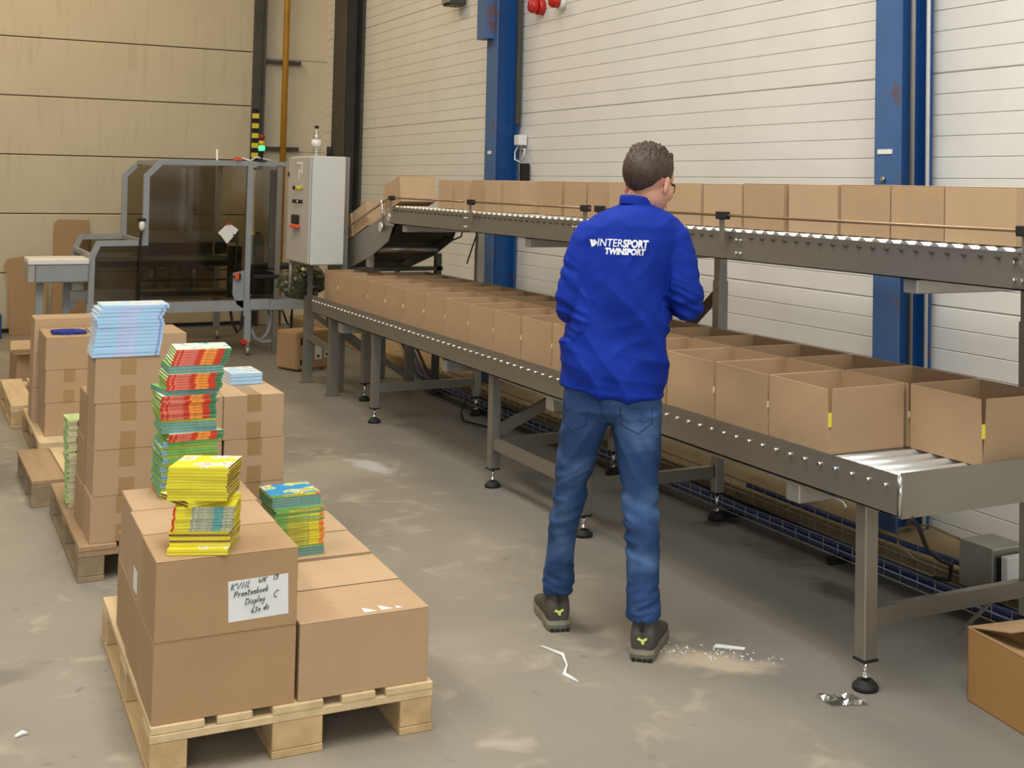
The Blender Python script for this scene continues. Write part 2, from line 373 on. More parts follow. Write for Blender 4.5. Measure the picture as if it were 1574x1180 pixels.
# ================================================================ OPEN CARTONS (display boxes)
def open_carton(lx, ly, h, splay=.012, tag='yellowtag', name='open_carton'):
    t = .004
    mb = MB()
    mb.box(0, lx, 0, ly, 0, t)                                  # base
    mb.box(lx-t, lx, 0, ly, t, h); mb.box(0, lx, ly-t, ly, t, h)   # far walls
    # left wall, its near end splayed outward
    def wall(p0, p1, h0, dx0, dx1, dy0, dy1, nx, ny):
        a = [Vector((p0[0], p0[1], t)), Vector((p1[0], p1[1], t)), Vector((p1[0]+dx1, p1[1]+dy1, h)), Vector((p0[0]+dx0, p0[1]+dy0, h))]
        n = Vector((nx, ny, 0))*t
        v = [mb.bm.verts.new(q) for q in a]+[mb.bm.verts.new(q+n) for q in a]
        for q in ((3, 2, 1, 0), (4, 5, 6, 7), (0, 1, 5, 4), (1, 2, 6, 5), (2, 3, 7, 6), (3, 0, 4, 7)): mb.face([v[i] for i in q], 0)
    wall((0, .001), (0, ly), h, -splay*.8, 0, 0, 0, 1, 0)
    wall((.003, 0), (lx, 0), h, splay, 0, -.004, 0, 0, 1)
    o = mb.build(name, 'card', bevel=.0008)
    for f in o.data.polygons: f.material_index = 0
    b = MB(); (b.box(-.003, .008, -.004, .003, h*.42, h*.63) if tag == 'yellowtag' else b.box(-.002, .004, -.003, .003, h*.46, h*.56))
    tg = b.build('tape_tag', tag, o); 
    return o
lower0 = open_carton(.335, .352, .225)
lower1 = open_carton(.335, .352, .225, .006, 'creamtag')
for o in (lower0, lower1): mark(o, 'x', 'box', 'x')
GN, GF = 'open cartons in the near row of the lower conveyor', 'open cartons in the far row of the lower conveyor'
n_near = 17
first = {0: lower0, 1: lower1}; used = set()
def place_low(x, y, z, rz, kind, lab, grp):
    if kind not in used:
        used.add(kind); o = first[kind]; o.location = (x, y, z); o.rotation_euler = (0, 0, rz); o['label'] = lab; o['group'] = grp
    else: o = dup(first[kind], (x, y, z), rz, lab, grp)
    return o
for k in range(n_near):
    y = 3.505+.3625*k
    if k == 0: lab = 'open empty carton at the right end of the near row, nearest the steel end plate'
    elif k == n_near-1: lab = 'open carton at the far left end of the near row on the lower conveyor'
    else: lab = 'open brown carton, %s from the right end of the near row on the lower conveyor' % ordinal(k+1)
    place_low(2.792+random.uniform(-.004, .004), y, .7195, random.uniform(-.006, .006), 0 if k == 0 else 1, lab, GN)
for k in range(17):
    y = 3.135+.3625*k
    lab = 'open carton at the right end of the far row, cut by the picture edge' if k == 0 else 'open brown carton, %s from the right end of the far row, on the wall side' % ordinal(k+1)
    if k == 16: lab = 'open carton at the far left end of the far row, on the wall side'
    place_low(3.142+random.uniform(-.004, .004), y, .7195, random.uniform(-.006, .006), 0 if k in (0,) else 1, lab, GF)

# ================================================================ LOWER CONVEYOR
cv = thing('roller_conveyor', 'long waist-high steel roller conveyor carrying two rows of open cartons', 'conveyor', (3.13, 6.3, 0))
LX0, LX1, LY0, LY1 = 2.73, 3.53, 3.09, 9.75
def channel(x, sgn, y0, y1, z0, z1, lip=.03):
    mb = MB(); t = .004
    xa, xb = (x, x+sgn*t); mb.box(min(xa, xb), max(xa, xb), y0, y1, z0, z1)
    mb.box(min(x, x+sgn*lip), max(x, x+sgn*lip), y0, y1, z0, z0+t)
    return mb
mb = channel(LX0, 1, LY0, LY1, .612, .742); mb.build('side_rail', 'steel', cv)
mb = channel(LX1, -1, LY0, LY1, .612, .742); mb.build('side_rail', 'steel', cv)
mb = MB(); mb.box(LX0+.01, LX1+.3, LY0-.012, LY0-.006, .612, .748).box(LX0+.01, LX1+.3, LY0-.012, LY0+.03, .606, .612); mb.build('end_plate', 'steel', cv)
MB().cyl((LX0+.006, LY0-.010, .614), (LX0+.006, LY0-.010, .74), .006, 8).build('corner_bolt', 'chrome', cv)
rl = None
for k in range(80):
    y = LY0+.045+k*.0833
    if y > LY1-.03: break
    mb = MB(); mb.cyl((LX0+.012, y, .697), (LX1-.012, y, .697), .0222, 14, 0)
    mb.cyl((LX0-.014, y, .703), (LX0+.012, y, .703), .0055, 8, 1)
    if rl is None: rl = mb.build('roller', ['roller', 'chrome'], cv); ry = y
    else:
        mb.bm.free(); c = rl.copy(); C.objects.link(c); c.location = (rl.location.x, rl.location.y+(y-ry), 0)
# thin cable conduit under the near rail
MB().tube([(2.745, 5.2, .602), (2.745, 3.45, .602), (2.742, 3.36, .596), (2.742, 3.345, .580)], .0065, 8).build('conduit', 'galv', cv)
MB().tube([(2.745, 6.2, .602), (2.745, 5.35, .602)], .0065, 8).build('conduit', 'galv', cv)
FR = [3.30, 5.30, 6.36, 8.37]
def foot(x, y, parent, z=.13):
    mb = MB(); mb.lathe([(.042, 0), (.044, .010), (.040, .018), (.031, .021), (.029, .029), (.012, .031)], (x, y, 0), 20, 0); o = mb.build('foot', 'black', parent)
    MB().cyl((x, y, .034), (x, y, z), .009, 10).lathe([(.015, .036), (.015, .048)], (x, y, 0), 6).build('threaded_rod', 'chrome', parent)
def sqleg(x, y, z0, z1, parent, name='leg', w=.055, m='galv'):
    o = MB().box(x-w/2, x+w/2, y-w/2, y+w/2, z0, z1).build(name, m, parent, bevel=.004)
    MB().box(x-w/2-.002, x+w/2+.002, y-w/2-.002, y+w/2+.002, z0-.006, z0+.002).build('end_cap', 'black', o)
    foot(x, y, o, z0)
    return o
for y in FR:
    sqleg(2.79, y, .10, .612, cv, m='steel')
    MB().box(2.76, 3.50, y-.018, y+.018, .575, .611).build('cross_beam', 'steel', cv)
    MB().box(2.812, 3.495, y-.016, y+.016, .205, .262).build('cross_beam', 'steel', cv)
MB().bar((2.79, 6.33, .235), (2.79, 5.33, .235), .035, .055).build('side_beam', 'steel', cv)
MB().bar((2.82, 6.36, .30), (3.49, 6.36, .60), .03, .055).build('brace', 'steel', cv)
MB().bar((3.2, 3.30, .12), (3.45, 3.32, .24), .01, .01).build('brace', 'steel', cv)
# gearbox under the rail (grey cross channel seen end-on)
MB().box(2.74, 3.50, 3.60, 3.68, .535, .603).build('cross_channel', 'galv', cv, bevel=.004)
MB().box(2.74, 3.50, 5.55, 5.63, .535, .603).build('cross_channel', 'galv', cv, bevel=.004)
MB().box(2.74, 3.50, 6.95, 7.03, .535, .603).build('cross_channel', 'galv', cv, bevel=.004)
MB().box(2.74, 3.50, 9.0, 9.1, .53, .603).build('cross_channel', 'galv', cv, bevel=.004)
# ---- two A-frame stands at the machine end
st = thing('conveyor_stand', 'braced grey steel stand under the machine end of the lower conveyor', 'stand', (3.1, 9.75, 0))
for (x, y, z1) in ((2.84, 9.54, .605), (2.84, 10.24, .70), (3.45, 9.54, .605), (3.45, 10.24, .70)):
    l = MB().box(x-.035, x+.035, y-.03, y+.03, 0.004, z1).build('leg', 'steel', st, bevel=.003)
    MB().box(x-.055, x+.055, y-.05, y+.05, 0, .005).build('foot_plate', 'steel', l)
MB().bar((2.84, 9.57, .34), (2.84, 10.21, .37), .03, .045).build('side_beam', 'steel', st)
MB().bar((2.87, 9.54, .52), (3.42, 9.54, .12), .03, .04).build('brace', 'steel', st)
MB().bar((2.87, 10.24, .55), (3.42, 10.24, .15), .03, .04).build('brace', 'steel', st)
MB().bar((2.87, 10.24, .62), (3.42, 10.24, .62), .03, .05).build('cross_beam', 'steel', st)
lg = sqleg(3.0, 9.24, .13, .60, cv, w=.06, m='steel')

# ================================================================ UPPER CONVEYOR
uc = thing('roller_conveyor', 'upper steel roller conveyor at eye height, carrying one row of cartons', 'conveyor', (3.2, 5.4, 0))
UX0, UX1, UY0, UY1 = 2.95, 3.42, 2.1, 8.62
secs = [(UY0, 2.80), (2.80, 4.29), (4.29, 5.75), (5.75, 7.20), (7.20, UY1)]
for (a, b) in secs:
    for x, sg in ((UX0, 1), (UX1, -1)):
        mb = channel(x, sg, a+.0015, b-.0015, 1.335, 1.450, .025); mb.build('side_rail', 'steel', uc)
for (a, b) in secs[1:]:
    mb = MB(); mb.box(UX0-.004, UX0, a-.025, a+.025, 1.345, 1.44)
    j = mb.build('splice_plate', 'steel', uc)
    for zz in (1.365, 1.418):
        for dy in (-.016, .016): MB().cyl((UX0-.014, a+dy, zz), (UX0-.003, a+dy, zz), .0065, 8).build('bolt', 'chrome', j)
rl = None
for k in range(90):
    y = UY0+.05+k*.0735
    if y > UY1-.03: break
    mb = MB(); mb.cyl((UX0+.010, y, 1.437), (UX1-.010, y, 1.437), .0245, 14, 0)
    mb.cyl((UX0-.010, y, 1.430), (UX0+.010, y, 1.430), .0065, 8, 1)
    if rl is None: rl = mb.build('roller', ['roller', 'darksteel'], uc); ry = y
    else: mb.bm.free(); c = rl.copy(); C.objects.link(c); c.location = (rl.location.x, rl.location.y+(y-ry), 0)
for y in FR:
    MB().box(2.965, 3.56, y-.035, y+.035, 1.285, 1.334).build('support_arm', 'galv', uc, bevel=.003)
    p = sqleg(3.53, y, .13, 1.285, uc, 'post', .05, 'galv')
    MB().box(3.503, 3.557, y-.027, y+.027, .6, 1.17).build('sleeve', 'galv', p)
MB().bar((3.53, 5.33, 1.10), (3.53, 5.75, .80), .02, .05).build('brace', 'darksteel', uc)
MB().bar((3.53, 8.42, 1.28), (3.53, 8.6, 1.05), .006, .012).build('brace', 'darksteel', uc)
# guide rod on brackets
GX = 2.925
for a, b in ((2.60, 5.46), (5.56, 7.14), (7.20, 8.55)):
    MB().cyl((GX, a, 1.517), (GX, b, 1.517), .0062, 10).build('guide_rod', 'rod', uc)
for y in (2.745, 4.38, 5.45, 5.60, 7.08, 8.52):
    b = MB().box(GX-.008, GX-.002, y-.016, y+.016, 1.40, 1.50).build('guide_bracket', 'steel', uc)
    MB().box(GX-.016, GX+.012, y-.036, y+.036, 1.500, 1.532).build('clamp', 'black', b, bevel=.003)
# ---- inclined belt conveyor from the machine
ic = thing('belt_conveyor', 'sloping dark belt conveyor rising from the machine to the upper conveyor', 'conveyor', (3.2, 10.2, 0))
def zi(y): return 1.375-(y-8.75)*.262
UX0 = 3.0; Y0, Y1 = 8.68, 10.05
for x in (UX0, UX1+.07):
    mb = MB(); mb.prism([(Y0+.12, zi(Y0)-.19), (Y0, zi(Y0)-.05), (Y0, zi(Y0)+.05), (Y1, zi(Y1)+.05), (Y1, zi(Y1)-.16), (Y0+.5, zi(Y0+.5)-.19)], 0, x, x+.006); mb.build('side_plate', 'steel', ic)
mb = MB(); mb.prism([(Y0+.02, zi(Y0)+.02), (Y1, zi(Y1)+.02), (Y1, zi(Y1)), (Y0+.02, zi(Y0))], 0, UX0+.02, UX1+.03)
mb.prism([(Y0+.02, zi(Y0)-.11), (Y1, zi(Y1)-.11), (Y1, zi(Y1)-.13), (Y0+.02, zi(Y0)-.13)], 0, UX0+.02, UX1+.03)
mb.cyl((UX0+.02, Y0+.045, zi(Y0)-.055), (UX1+.03, Y0+.045, zi(Y0)-.055), .07, 18); mb.build('belt', 'belt', ic)
for y in (9.05, 9.75): MB().cyl((UX0+.01, y, zi(y)-.165), (UX1+.05, y, zi(y)-.165), .022, 12).build('return_roller', 'galv', ic)
MB().bar((UX0-.02, Y0+.05, 1.517), (UX0-.02, 10.0, zi(10.0)+.15), .012).build('guide_rod', 'rod', ic)
MB().box(UX0-.012, UX0-.001, Y0-.02, Y0+.16, 1.31, 1.44).build('bearing_block', 'galv', ic, bevel=.008)
MB().cyl((UX0-.03, Y0+.04, 1.375), (UX0-.012, Y0+.04, 1.375), .03, 16).build('bearing', 'chrome', ic)
MB().cyl((UX0-.03, Y0+.22, 1.30), (UX0-.012, Y0+.22, 1.30), .034, 16).build('bearing', 'chrome', ic)
MB().cyl((UX0-.03, Y0+.16, 1.34), (UX0-.03, Y0+.19, 1.50), .008, 8).build('adjuster', 'chrome', ic)
MB().box(3.005, 3.05, 9.25, 9.31, .985, zi(9.28)-.15).build('leg', 'galv', ic, bevel=.003)
MB().box(3.545, 3.59, 9.25, 9.31, .0, zi(9.28)-.15).build('leg', 'darksteel', ic, bevel=.003)
MB().box(3.0, 3.6, 9.25, 9.31, .955, .985).build('cross_beam', 'darksteel', ic)
UX0 = 2.95
MB().tube([(3.40, 8.9, 1.28), (3.42, 8.75, 1.235), (3.42, 8.6, 1.22), (3.42, 8.45, 1.25), (3.42, 8.42, 1.30)], .006, 6).build('cable', 'black', ic)

# ================================================================ CARTONS
def carton(x0, x1, y0, y1, z0, z1, label, group=None, seam='y', tape='', m='card', name='carton', rz=0, holes=False):
    lx, ly, h = x1-x0, y1-y0, z1-z0
    cx, cy = (x0+x1)/2, (y0+y1)/2
    mb = MB(); g = .0015
    mb.box(-lx/2, lx/2, -ly/2, ly/2, 0, h-.004)
    if seam == 'y': mb.box(-lx/2, -g, -ly/2, ly/2, h-.0039, h).box(g, lx/2, -ly/2, ly/2, h-.0039, h)
    else: mb.box(-lx/2, lx/2, -ly/2, -g, h-.0039, h).box(-lx/2, lx/2, g, ly/2, h-.0039, h)
    o = mb.build(name, m, bevel=.0016, seg=1)
    o.location = (cx, cy, z0); o.rotation_euler = (0, 0, rz); PW[o.name] = Matrix.Translation((cx, cy, z0)) @ Matrix.Rotation(rz, 4, 'Z')
    mark(o, label, 'box', group)
    if tape:
        tw = .030; e = .0006; b = MB(); dl = min(.075, h*.38)
        if 'y' in tape:
            b.box(-tw, tw, -ly/2-e, ly/2+e, h, h+e)
            b.box(-tw, tw, -ly/2-e, -ly/2, h-dl, h+e); b.box(-tw, tw, -ly/2-e, -ly/2, .002, dl)
        if 'x' in tape:
            b.box(-lx/2-e, lx/2+e, -tw, tw, h, h+e)
            b.box(-lx/2-e, -lx/2, -tw, tw, h-dl, h+e); b.box(-lx/2-e, -lx/2, -tw, tw, .002, dl)
        b.build('packing_tape', 'tape', o, world=False)
    return o
# upper row
GU = 'cartons in the single row on the upper conveyor'
ub = [(2.86, 3.175, 0), (3.185, 3.445, .004), (3.458, 3.732, .012), (3.742, 4.040, .004), (4.066, 4.343, 0), (4.362, 4.654, .004), (4.672, 4.955, 0), (4.97, 5.25, .005), (5.27, 5.50, 0),
      (5.53, 5.765, .02), (5.81, 6.05, .03), (6.14, 6.40, .05), (6.59, 6.835, .02), (6.85, 7.055, .0), (7.13, 7.33, .03), (7.44, 7.62, .03), (7.70, 7.90, .03)]
ub = [(2.22, 2.52, 0), (2.54, 2.84, 0)]+ub
for k, (a, b, dx) in enumerate(ub):
    if k < 2: continue
    lab = 'brown carton on the upper conveyor, %s from the right edge' % ordinal(k-1)
    if k == 2: lab = 'brown carton at the right end of the upper conveyor, touching the picture edge'
    carton(3.0+dx, 3.375+dx, a, b, 1.463, 1.648+random.uniform(-.002, .002), lab, GU, 'x', '', random.choice(['card2', 'card', 'card2']), rz=random.uniform(-.01, .01))
# tilted carton at the crest, two more on the slope
for (y, z, rx, lab) in ((8.66, 1.468, -.0, 'large carton tipping over the crest of the sloping belt'), (9.42, 1.235, 0, 'carton climbing the sloping belt, just right of the control cabinet'), (9.80, 1.136, 0, 'lowest carton on the sloping belt, half hidden by the control cabinet')):
    t = carton(3.0, 3.26 if y < 9 else 3.375, y-.15, y+.20, 0, .185, lab, 'cartons on the sloping belt', 'x', '', 'card2')
    t.location.z = z+ .02
    t.rotation_euler = (-.262 if y > 9 else -.24, 0, 0)
    if y < 9: t.location.z = 1.452; t.location.y += .03
# cardboard box on floor bottom right, flaps half open
t = thing('flap_carton', 'brown carton with half-open top flaps on the floor at the right edge', 'box', (3.24, 2.80, 0), R(-8))
mb = MB(); T = .004
a, b, h = .25, .25, .235
mb.box(-a, a, -b, b, 0, T).box(-a, -a+T, -b, b, 0, h).box(a-T, a, -b, b, 0, h).box(-a, a, -b, -b+T, 0, h).box(-a, a, b-T, b, 0, h)
mb.build('carton_body', 'cardend', t, world=False)
def flap(p, q, d, hz, nm='flap', m='card3'):
    p, q, d = Vector(p), Vector(q), Vector(d); n = (q-p).cross(d).normalized()*T
    mb = MB(); A = [p, q, q+d*.98-(q-p)*.03, p+d*.98+(q-p)*.03]
    v = [mb.bm.verts.new(x) for x in A]+[mb.bm.verts.new(x+n) for x in A]
    for f in ((3, 2, 1, 0), (4, 5, 6, 7), (0, 1, 5, 4), (1, 2, 6, 5), (2, 3, 7, 6), (3, 0, 4, 7)): mb.face([v[i] for i in f])
    return mb
flap((-a, b, h), (a, b, h), (0, -.20, .045), 0).build('flap', 'card3', t, world=False)
flap((a, -b, h), (-a, -b, h), (0, .20, .03), 0).build('flap', 'card3', t, world=False)
flap((-a, -b, h), (-a, b, h), (.16, 0, -.05), 0).build('flap', 'card3', t, world=False)

# ================================================================ PALLETS
def pallet(x, y, rz, label, wd, wx, lx=.8, ly=1.2, grp='euro pallets on the left'):
    t = thing('pallet', label, 'pallet', (x, y, 0), rz, grp)
    X = [(.0, .145), (.175, .275), (.3275, .4725), (.525, .625), (.655, .8)]
    for i, (a, b) in enumerate(X):
        o = MB().box(a+random.uniform(0, .002), b-random.uniform(0, .002), random.uniform(-.002, .004), ly-random.uniform(-.002, .004), .122, .144).build('deck_board', wd, t, bevel=.0025, world=False)
    for yy in (0, ly/2-.0725, ly-.145): MB().box(.0, lx, yy, yy+.145, .100, .1218).build('cross_board', wd, t, bevel=.002, world=False)
    for yy in (0, ly/2-.0725, ly-.145):
        for (a, b) in ((0, .1), (.3275, .4725), (.7, .8)): MB().box(a+.001, b-.001, yy+.001, yy+.144, .022, .0998).build('block', wx, t, bevel=.003, world=False)
    for (a, b) in ((0, .1), (.3275, .4725), (.7, .8)): MB().box(a, b, 0, ly, 0, .0218).build('bottom_board', wx, t, bevel=.002, world=False)
    return t
pallet(.6117, 3.643, -.0224, 'pale wooden pallet in the foreground under two tiers of cartons', 'wood', 'woodx')
pallet(.632, 5.53, 0, 'weathered wooden pallet in the middle, with a mossy green corner block', 'woodold', 'woodoldx')
pallet(.662, 7.76, 0, 'wooden pallet behind the stubby plank pallet, carrying a tower of cartons', 'wood', 'woodold')
p4 = pallet(.60, 9.06, 0, 'farthest pale wooden pallet, mostly hidden behind the rear cartons', 'wood', 'woodx')
# low plank platform between the second and third pallets
t = thing('plank_platform', 'low brown plank platform on the floor between the two left pallets', 'pallet', (.56, 6.86, 0), R(1))
for a, b in ((0, .155), (.16, .26), (.265, .40), (.405, .56), (.565, .70)): MB().box(a, b, 0, .80, .112, .132).build('plank', 'woodold' if a < .1 else 'wood', t, bevel=.002, world=False)
MB().box(0, .155, -.001, .022, 0, .111).box(.16, .7, .0, .022, 0.0, .111).build('end_board', 'woodoldx', t, bevel=.002, world=False)
for yy in (.3, .72): MB().box(0.004, .69, yy, yy+.07, 0, .1115).build('batten', 'woodoldx', t, bevel=.002, world=False)
# --- foreground pallet cartons
def P1(u, v): return Matrix.Translation((.6117, 3.643, 0)) @ Matrix.Rotation(-.0224, 4, 'Z') @ Vector((u, v, 0))
rows = ['front', 'second', 'third', 'rearmost']
def p1box(u, v, lev, lab, dv=0, m='card3', w=.386, d=.287):
    c = P1(u+w/2, v+d/2)
    z0 = .1445+lev*.2195
    return carton(c.x-w/2, c.x+w/2, c.y-d/2, c.y+d/2, z0, z0+.2185, lab, 'cartons on the foreground pallet', 'x', '', m, rz=-.0224+dv)
for r_ in range(4):
    for lev in range(2 if r_ < 3 else 1):
        if r_ == 0: lab = ['lower front left carton on the foreground pallet, under the one with the handwritten note', 'upper front carton with a handwritten white note, yellow books on top'][lev]
        elif r_ == 3: lab = 'single low carton at the rear left corner of the foreground pallet'
        else: lab = '%s carton of the left stack on the foreground pallet, %s row from the front' % (['lower', 'upper'][lev], ['', 'second', 'third'][r_])
        o = p1box(.004+(.045 if r_ == 3 else random.uniform(0, .012) if r_ else 0), .012+r_*.297+(.03 if r_ == 3 else 0), lev, lab, m=['card3', 'card'][lev] if r_ else 'card3', w=.358 if r_ == 3 else .386)
        if r_ == 0 and lev == 1: notebox = o
        if r_ == 1 and lev == 1: MB().box(-.1938, -.1932, -.06, .02, .02, .085).build('shipping_label', 'paper', o, world=False)
    o = p1box(.400+.004*r_, .010+r_*.300+(.022 if r_ > 1 else 0), 0, ['front right carton on the foreground pallet, torn white sticker on top', 'second carton in the low right row of the foreground pallet', 'third carton in the low right row, under the green book stack', 'rearmost carton in the low right row of the foreground pallet'][r_], m='card2' if r_ else 'card')
    if r_ == 0: stbox = o
# handwritten note
nt_ = MB(); y = -.287/2-.0006
def nb(u, v): return (-.193+u, y, v)
nt_.quad(nb(.196, .030), nb(.362, .034), nb(.358, .147), nb(.192, .143))
note = nt_.build('paper_note', 'paper', notebox, world=False)
STROKES = {
 'K': [[(.1, 1), (0, 0)], [(.7, 1), (.12, .45), (.5, 0)]], 'V': [[(0, 1), (.2, 0), (.7, 1)]], 'N': [[(0, 0), (.15, 1), (.45, 0), (.65, 1)]],
 'L': [[(.2, 1), (0, 0), (.35, .05)]], 'W': [[(0, 1), (.08, 0), (.35, .6), (.45, 0), (.8, 1)]], '1': [[(.2, 1), (.1, 0)]],
 '9': [[(.5, .8), (.3, 1), (.1, .75), (.3, .55), (.5, .85), (.45, .3), (.15, 0)]], 'P': [[(.1, 1), (0, 0)], [(.0, .9), (.4, 1.05), (.55, .8), (.4, .55), (.05, .45)]],
 'r': [[(.05, .6), (0, 0)], [(.03, .35), (.2, .6), (.35, .55)]], 'e': [[(0, .3), (.35, .35), (.25, .6), (.05, .5), (.03, .1), (.3, .05)]],
 'n': [[(.05, .6), (0, 0)], [(.03, .35), (.25, .6), (.32, .4), (.28, 0)]], 't': [[(.2, 1), (.1, .1), (.3, .02)], [(0, .7), (.35, .72)]],
 'b': [[(.15, 1.1), (.02, .1), (.25, 0), (.38, .3), (.2, .55), (.06, .4)]], 'o': [[(.15, .55), (.02, .3), (.15, .0), (.35, .25), (.2, .58)]],
 'k': [[(.15, 1.1), (0, 0)], [(.38, .6), (.06, .3), (.33, 0)]], 'D': [[(.12, 1), (0, 0), (.45, .1), (.62, .6), (.45, .95), (.0, 1)]],
 'i': [[(.08, .55), (.03, 0)], [(.1, .75), (.12, .8)]], 's': [[(.3, .55), (.1, .5), (.08, .35), (.25, .25), (.2, .02), (0, .05)]],
 'p': [[(.1, .55), (0, -.5)], [(.08, .4), (.28, .58), (.35, .25), (.1, .03)]], 'l': [[(.15, 1.1), (.02, 0)]],
 'a': [[(.33, .5), (.1, .5), (.02, .15), (.2, .02), (.34, .5), (.34, .02)]], 'y': [[(.05, .55), (.1, .15), (.3, .2)], [(.42, .6), (.25, -.2), (.02, -.5)]],
 'C': [[(.65, .85), (.4, 1), (.05, .5), (.15, .05), (.5, .05)]], '6': [[(.45, 1), (.1, .5), (.05, .1), (.3, .0), (.4, .3), (.1, .42)]],
 '3': [[(.05, .85), (.35, .9), (.15, .5), (.35, .25), (.0, 0)]], '0': [[(.2, .6), (.02, .3), (.2, 0), (.4, .3), (.22, .6)]], 'd': [[(.3, .45), (.1, .5), (.0, .15), (.2, .02), (.33, .4), (.48, 1.1), (.38, .02)]], 'G': [[(.6, .85), (.3, 1), (.05, .4), (.3, 0), (.55, .3), (.35, .4)]]}
hw = MB()
def write(txt, u, v, s, slope=.09):
    for ch in txt:
        if ch == ' ': u += s*.42; continue
        wd = max(p[0] for st in STROKES[ch] for p in st)
        for st_ in STROKES[ch]:
            pts = [Vector(nb(u+p[0]*s+p[1]*s*.12, v+p[1]*s))+Vector((0, -.0008, 0)) for p in st_]
            hw.tube(pts, .00115, 5)
        u += (wd+.16)*s; v += (wd+.16)*s*slope
write('KVNL', .200, .118, .0175); write('WK', .276, .130, .0135); write('19', .316, .133, .0150)
write('Prentenboek', .209, .096, .0165); write('Display', .240, .0735, .0165); write('C', .318, .084, .020)
write('630', .257, .0485, .0165); write('ds', .291, .053, .0155)
hw.build('handwriting', 'ink', note, world=False)
# torn white sticker: triangles on top of the front right carton
mb = MB()
for (u, v, s_) in ((.195, .020, .038), (.245, .022, .038), (.292, .020, .020)):
    a = (-.193+u, -.1435+v, .2192); b = (-.193+u+s_, -.1435+v, .2192); c = (-.193+u+.002, -.1435+v+.045*s_/.038, .2192)
    mb.quad(a, b, ((b[0]+c[0])/2+.001, (b[1]+c[1])/2, .2192), c)
mb.build('torn_sticker', 'paper', stbox, world=False)
# shipping labels on left flank
# --- second pallet cartons
H2 = .1865
def p2(x0, y0, lev, lab, w=.255, d=.46, tape='y', m='card', n=0):
    return carton(x0, x0+w, y0, y0+d, .1445+lev*H2, .1445+(lev+1)*H2-.001, lab, 'cartons on the middle pallet', 'y', tape, m, rz=random.uniform(-.004, .004))
lv = ['bottom', 'second', 'third', 'top']
for lev in range(4): p2(.673+[0, .006, .006, .0][lev], 5.552, lev, ['bottom carton of the tall front left column on the middle pallet', 'second carton up in the tall front left column on the middle pallet', 'third carton up in the tall front left column on the middle pallet', 'top carton of the middle pallet, carrying the light blue books'][lev], d=.255 if lev < 3 else .25, m='card')
for lev in range(3): p2(.937, 5.560, lev, '%s carton in the centre column of the middle pallet, behind the mixed book stack' % lv[lev], m='card2', w=.249)
for lev in range(3): p2(1.189+[.008, .006, 0][lev], 5.556, lev, ['bottom right front carton on the middle pallet', 'middle right front carton on the middle pallet', 'upper right front carton on the middle pallet, three pale blue books on top'][lev], m='card2', d=.48)
for lev in range(3): p2(.668+.004*lev, 5.815, lev, '%s carton of the second left column on the middle pallet' % lv[lev], d=.25, m='card3')
# --- third pallet cartons
def p3(x0, y0, lev, lab, w=.25, d=.255, dz=0, m='card', h=None):
    return carton(x0, x0+w, y0, y0+d, .1445+lev*H2+dz, .1445+(lev+1)*H2-.001+dz, lab, 'cartons on the rear pallet', 'y', 'y' if lev == 1 else '', m)
for lev in range(3): p3(.695+.004*(2-lev), 7.93, lev, ['bottom front carton of the rear pallet', 'middle front carton of the rear pallet with a lifted flap', 'top front carton of the rear pallet, blue gloves on top'][lev], d=.48)
for lev in range(3): p3(.955, 7.93, lev, '%s carton in the centre column of the rear pallet, behind the blue books' % lv[lev], d=.48, m='card2')
for lev in range(3): p3(1.215, 7.93, lev, '%s right front carton of the rear pallet' % lv[lev] if lev < 2 else 'top right carton of the rear pallet, seen right of the blue books', d=.48, m='card2')
for lev in range(3): carton(.672, 1.02, 8.43, 8.70, .1445+lev*.205, .1445+(lev+1)*.205-.001, '%s carton of the back left column on the rear pallet' % lv[lev], 'cartons on the rear pallet', 'x', '', 'card2')
for lev in range(3): carton(1.03, 1.38, 8.43, 8.70, .1445+lev*.205, .1445+(lev+1)*.205-.001, '%s carton of the back right column on the rear pallet' % lv[lev], 'cartons on the rear pallet', 'x', '', 'card')
# blue work gloves on the rear pallet's front carton
t = thing('work_gloves', 'dark blue work gloves lying flat on the rear pallet cartons', 'gloves', (.83, 8.11, .7042))
MT['gloveblue'] = mat('blue_knit', srgb(36, 52, 140), .85, 0, .2, 30, .3, 200)
for gi, (gy, gz) in enumerate(((8.06, 0), (8.14, .0))):
    mb = MB()
    mb.tube([(.735, gy, .715), (.80, gy, .716), (.86, gy+.01, .716)], [.010, .012, .011], 10)
    for q in range(4): mb.tube([(.855, gy-.022+q*.015, .715), (.89, gy-.024+q*.017, .715), (.925-.008*abs(q-1), gy-.026+q*.018, .712)], [.008, .0075, .006], 8)
    mb.tube([(.80, gy+.01, .715), (.83, gy+.045, .714), (.86, gy+.05, .712)], [.008, .0075, .006], 8)
    mb.box(.78, .87, gy-.028, gy+.036, .7045, .722)
    g = mb.build('glove', 'gloveblue', t)
# open carton beyond the rear pallet
t = thing('flap_carton', 'old open carton on the floor at the far left, behind the rear pallet', 'box', (.93, 10.72, 0), R(4))
mb = MB(); a, b, h = .22, .16, .275
mb.box(-a, a, -b, b, 0, T).box(-a, -a+T, -b, b, 0, h).box(a-T, a, -b, b, 0, h).box(-a, a, -b, -b+T, 0, h).box(-a, a, b-T, b, 0, h)
mb.build('carton_body', 'card3', t, world=False)
flap((a, -b, h), (-a, -b, h), (-.02, -.10, .02), 0).build('flap', 'card2', t, world=False)
flap((-a, b, h), (a, b, h), (0, .10, .06), 0).build('flap', 'card2', t, world=False)
# thin stick under the old carton
recentre(mark(MB().bar((.60, 10.35, .008), (.80, 10.28, .008), .012, .012).build('wooden_stick', 'wood'), 'thin pale stick on the floor left of the farthest pallet', 'stick'))
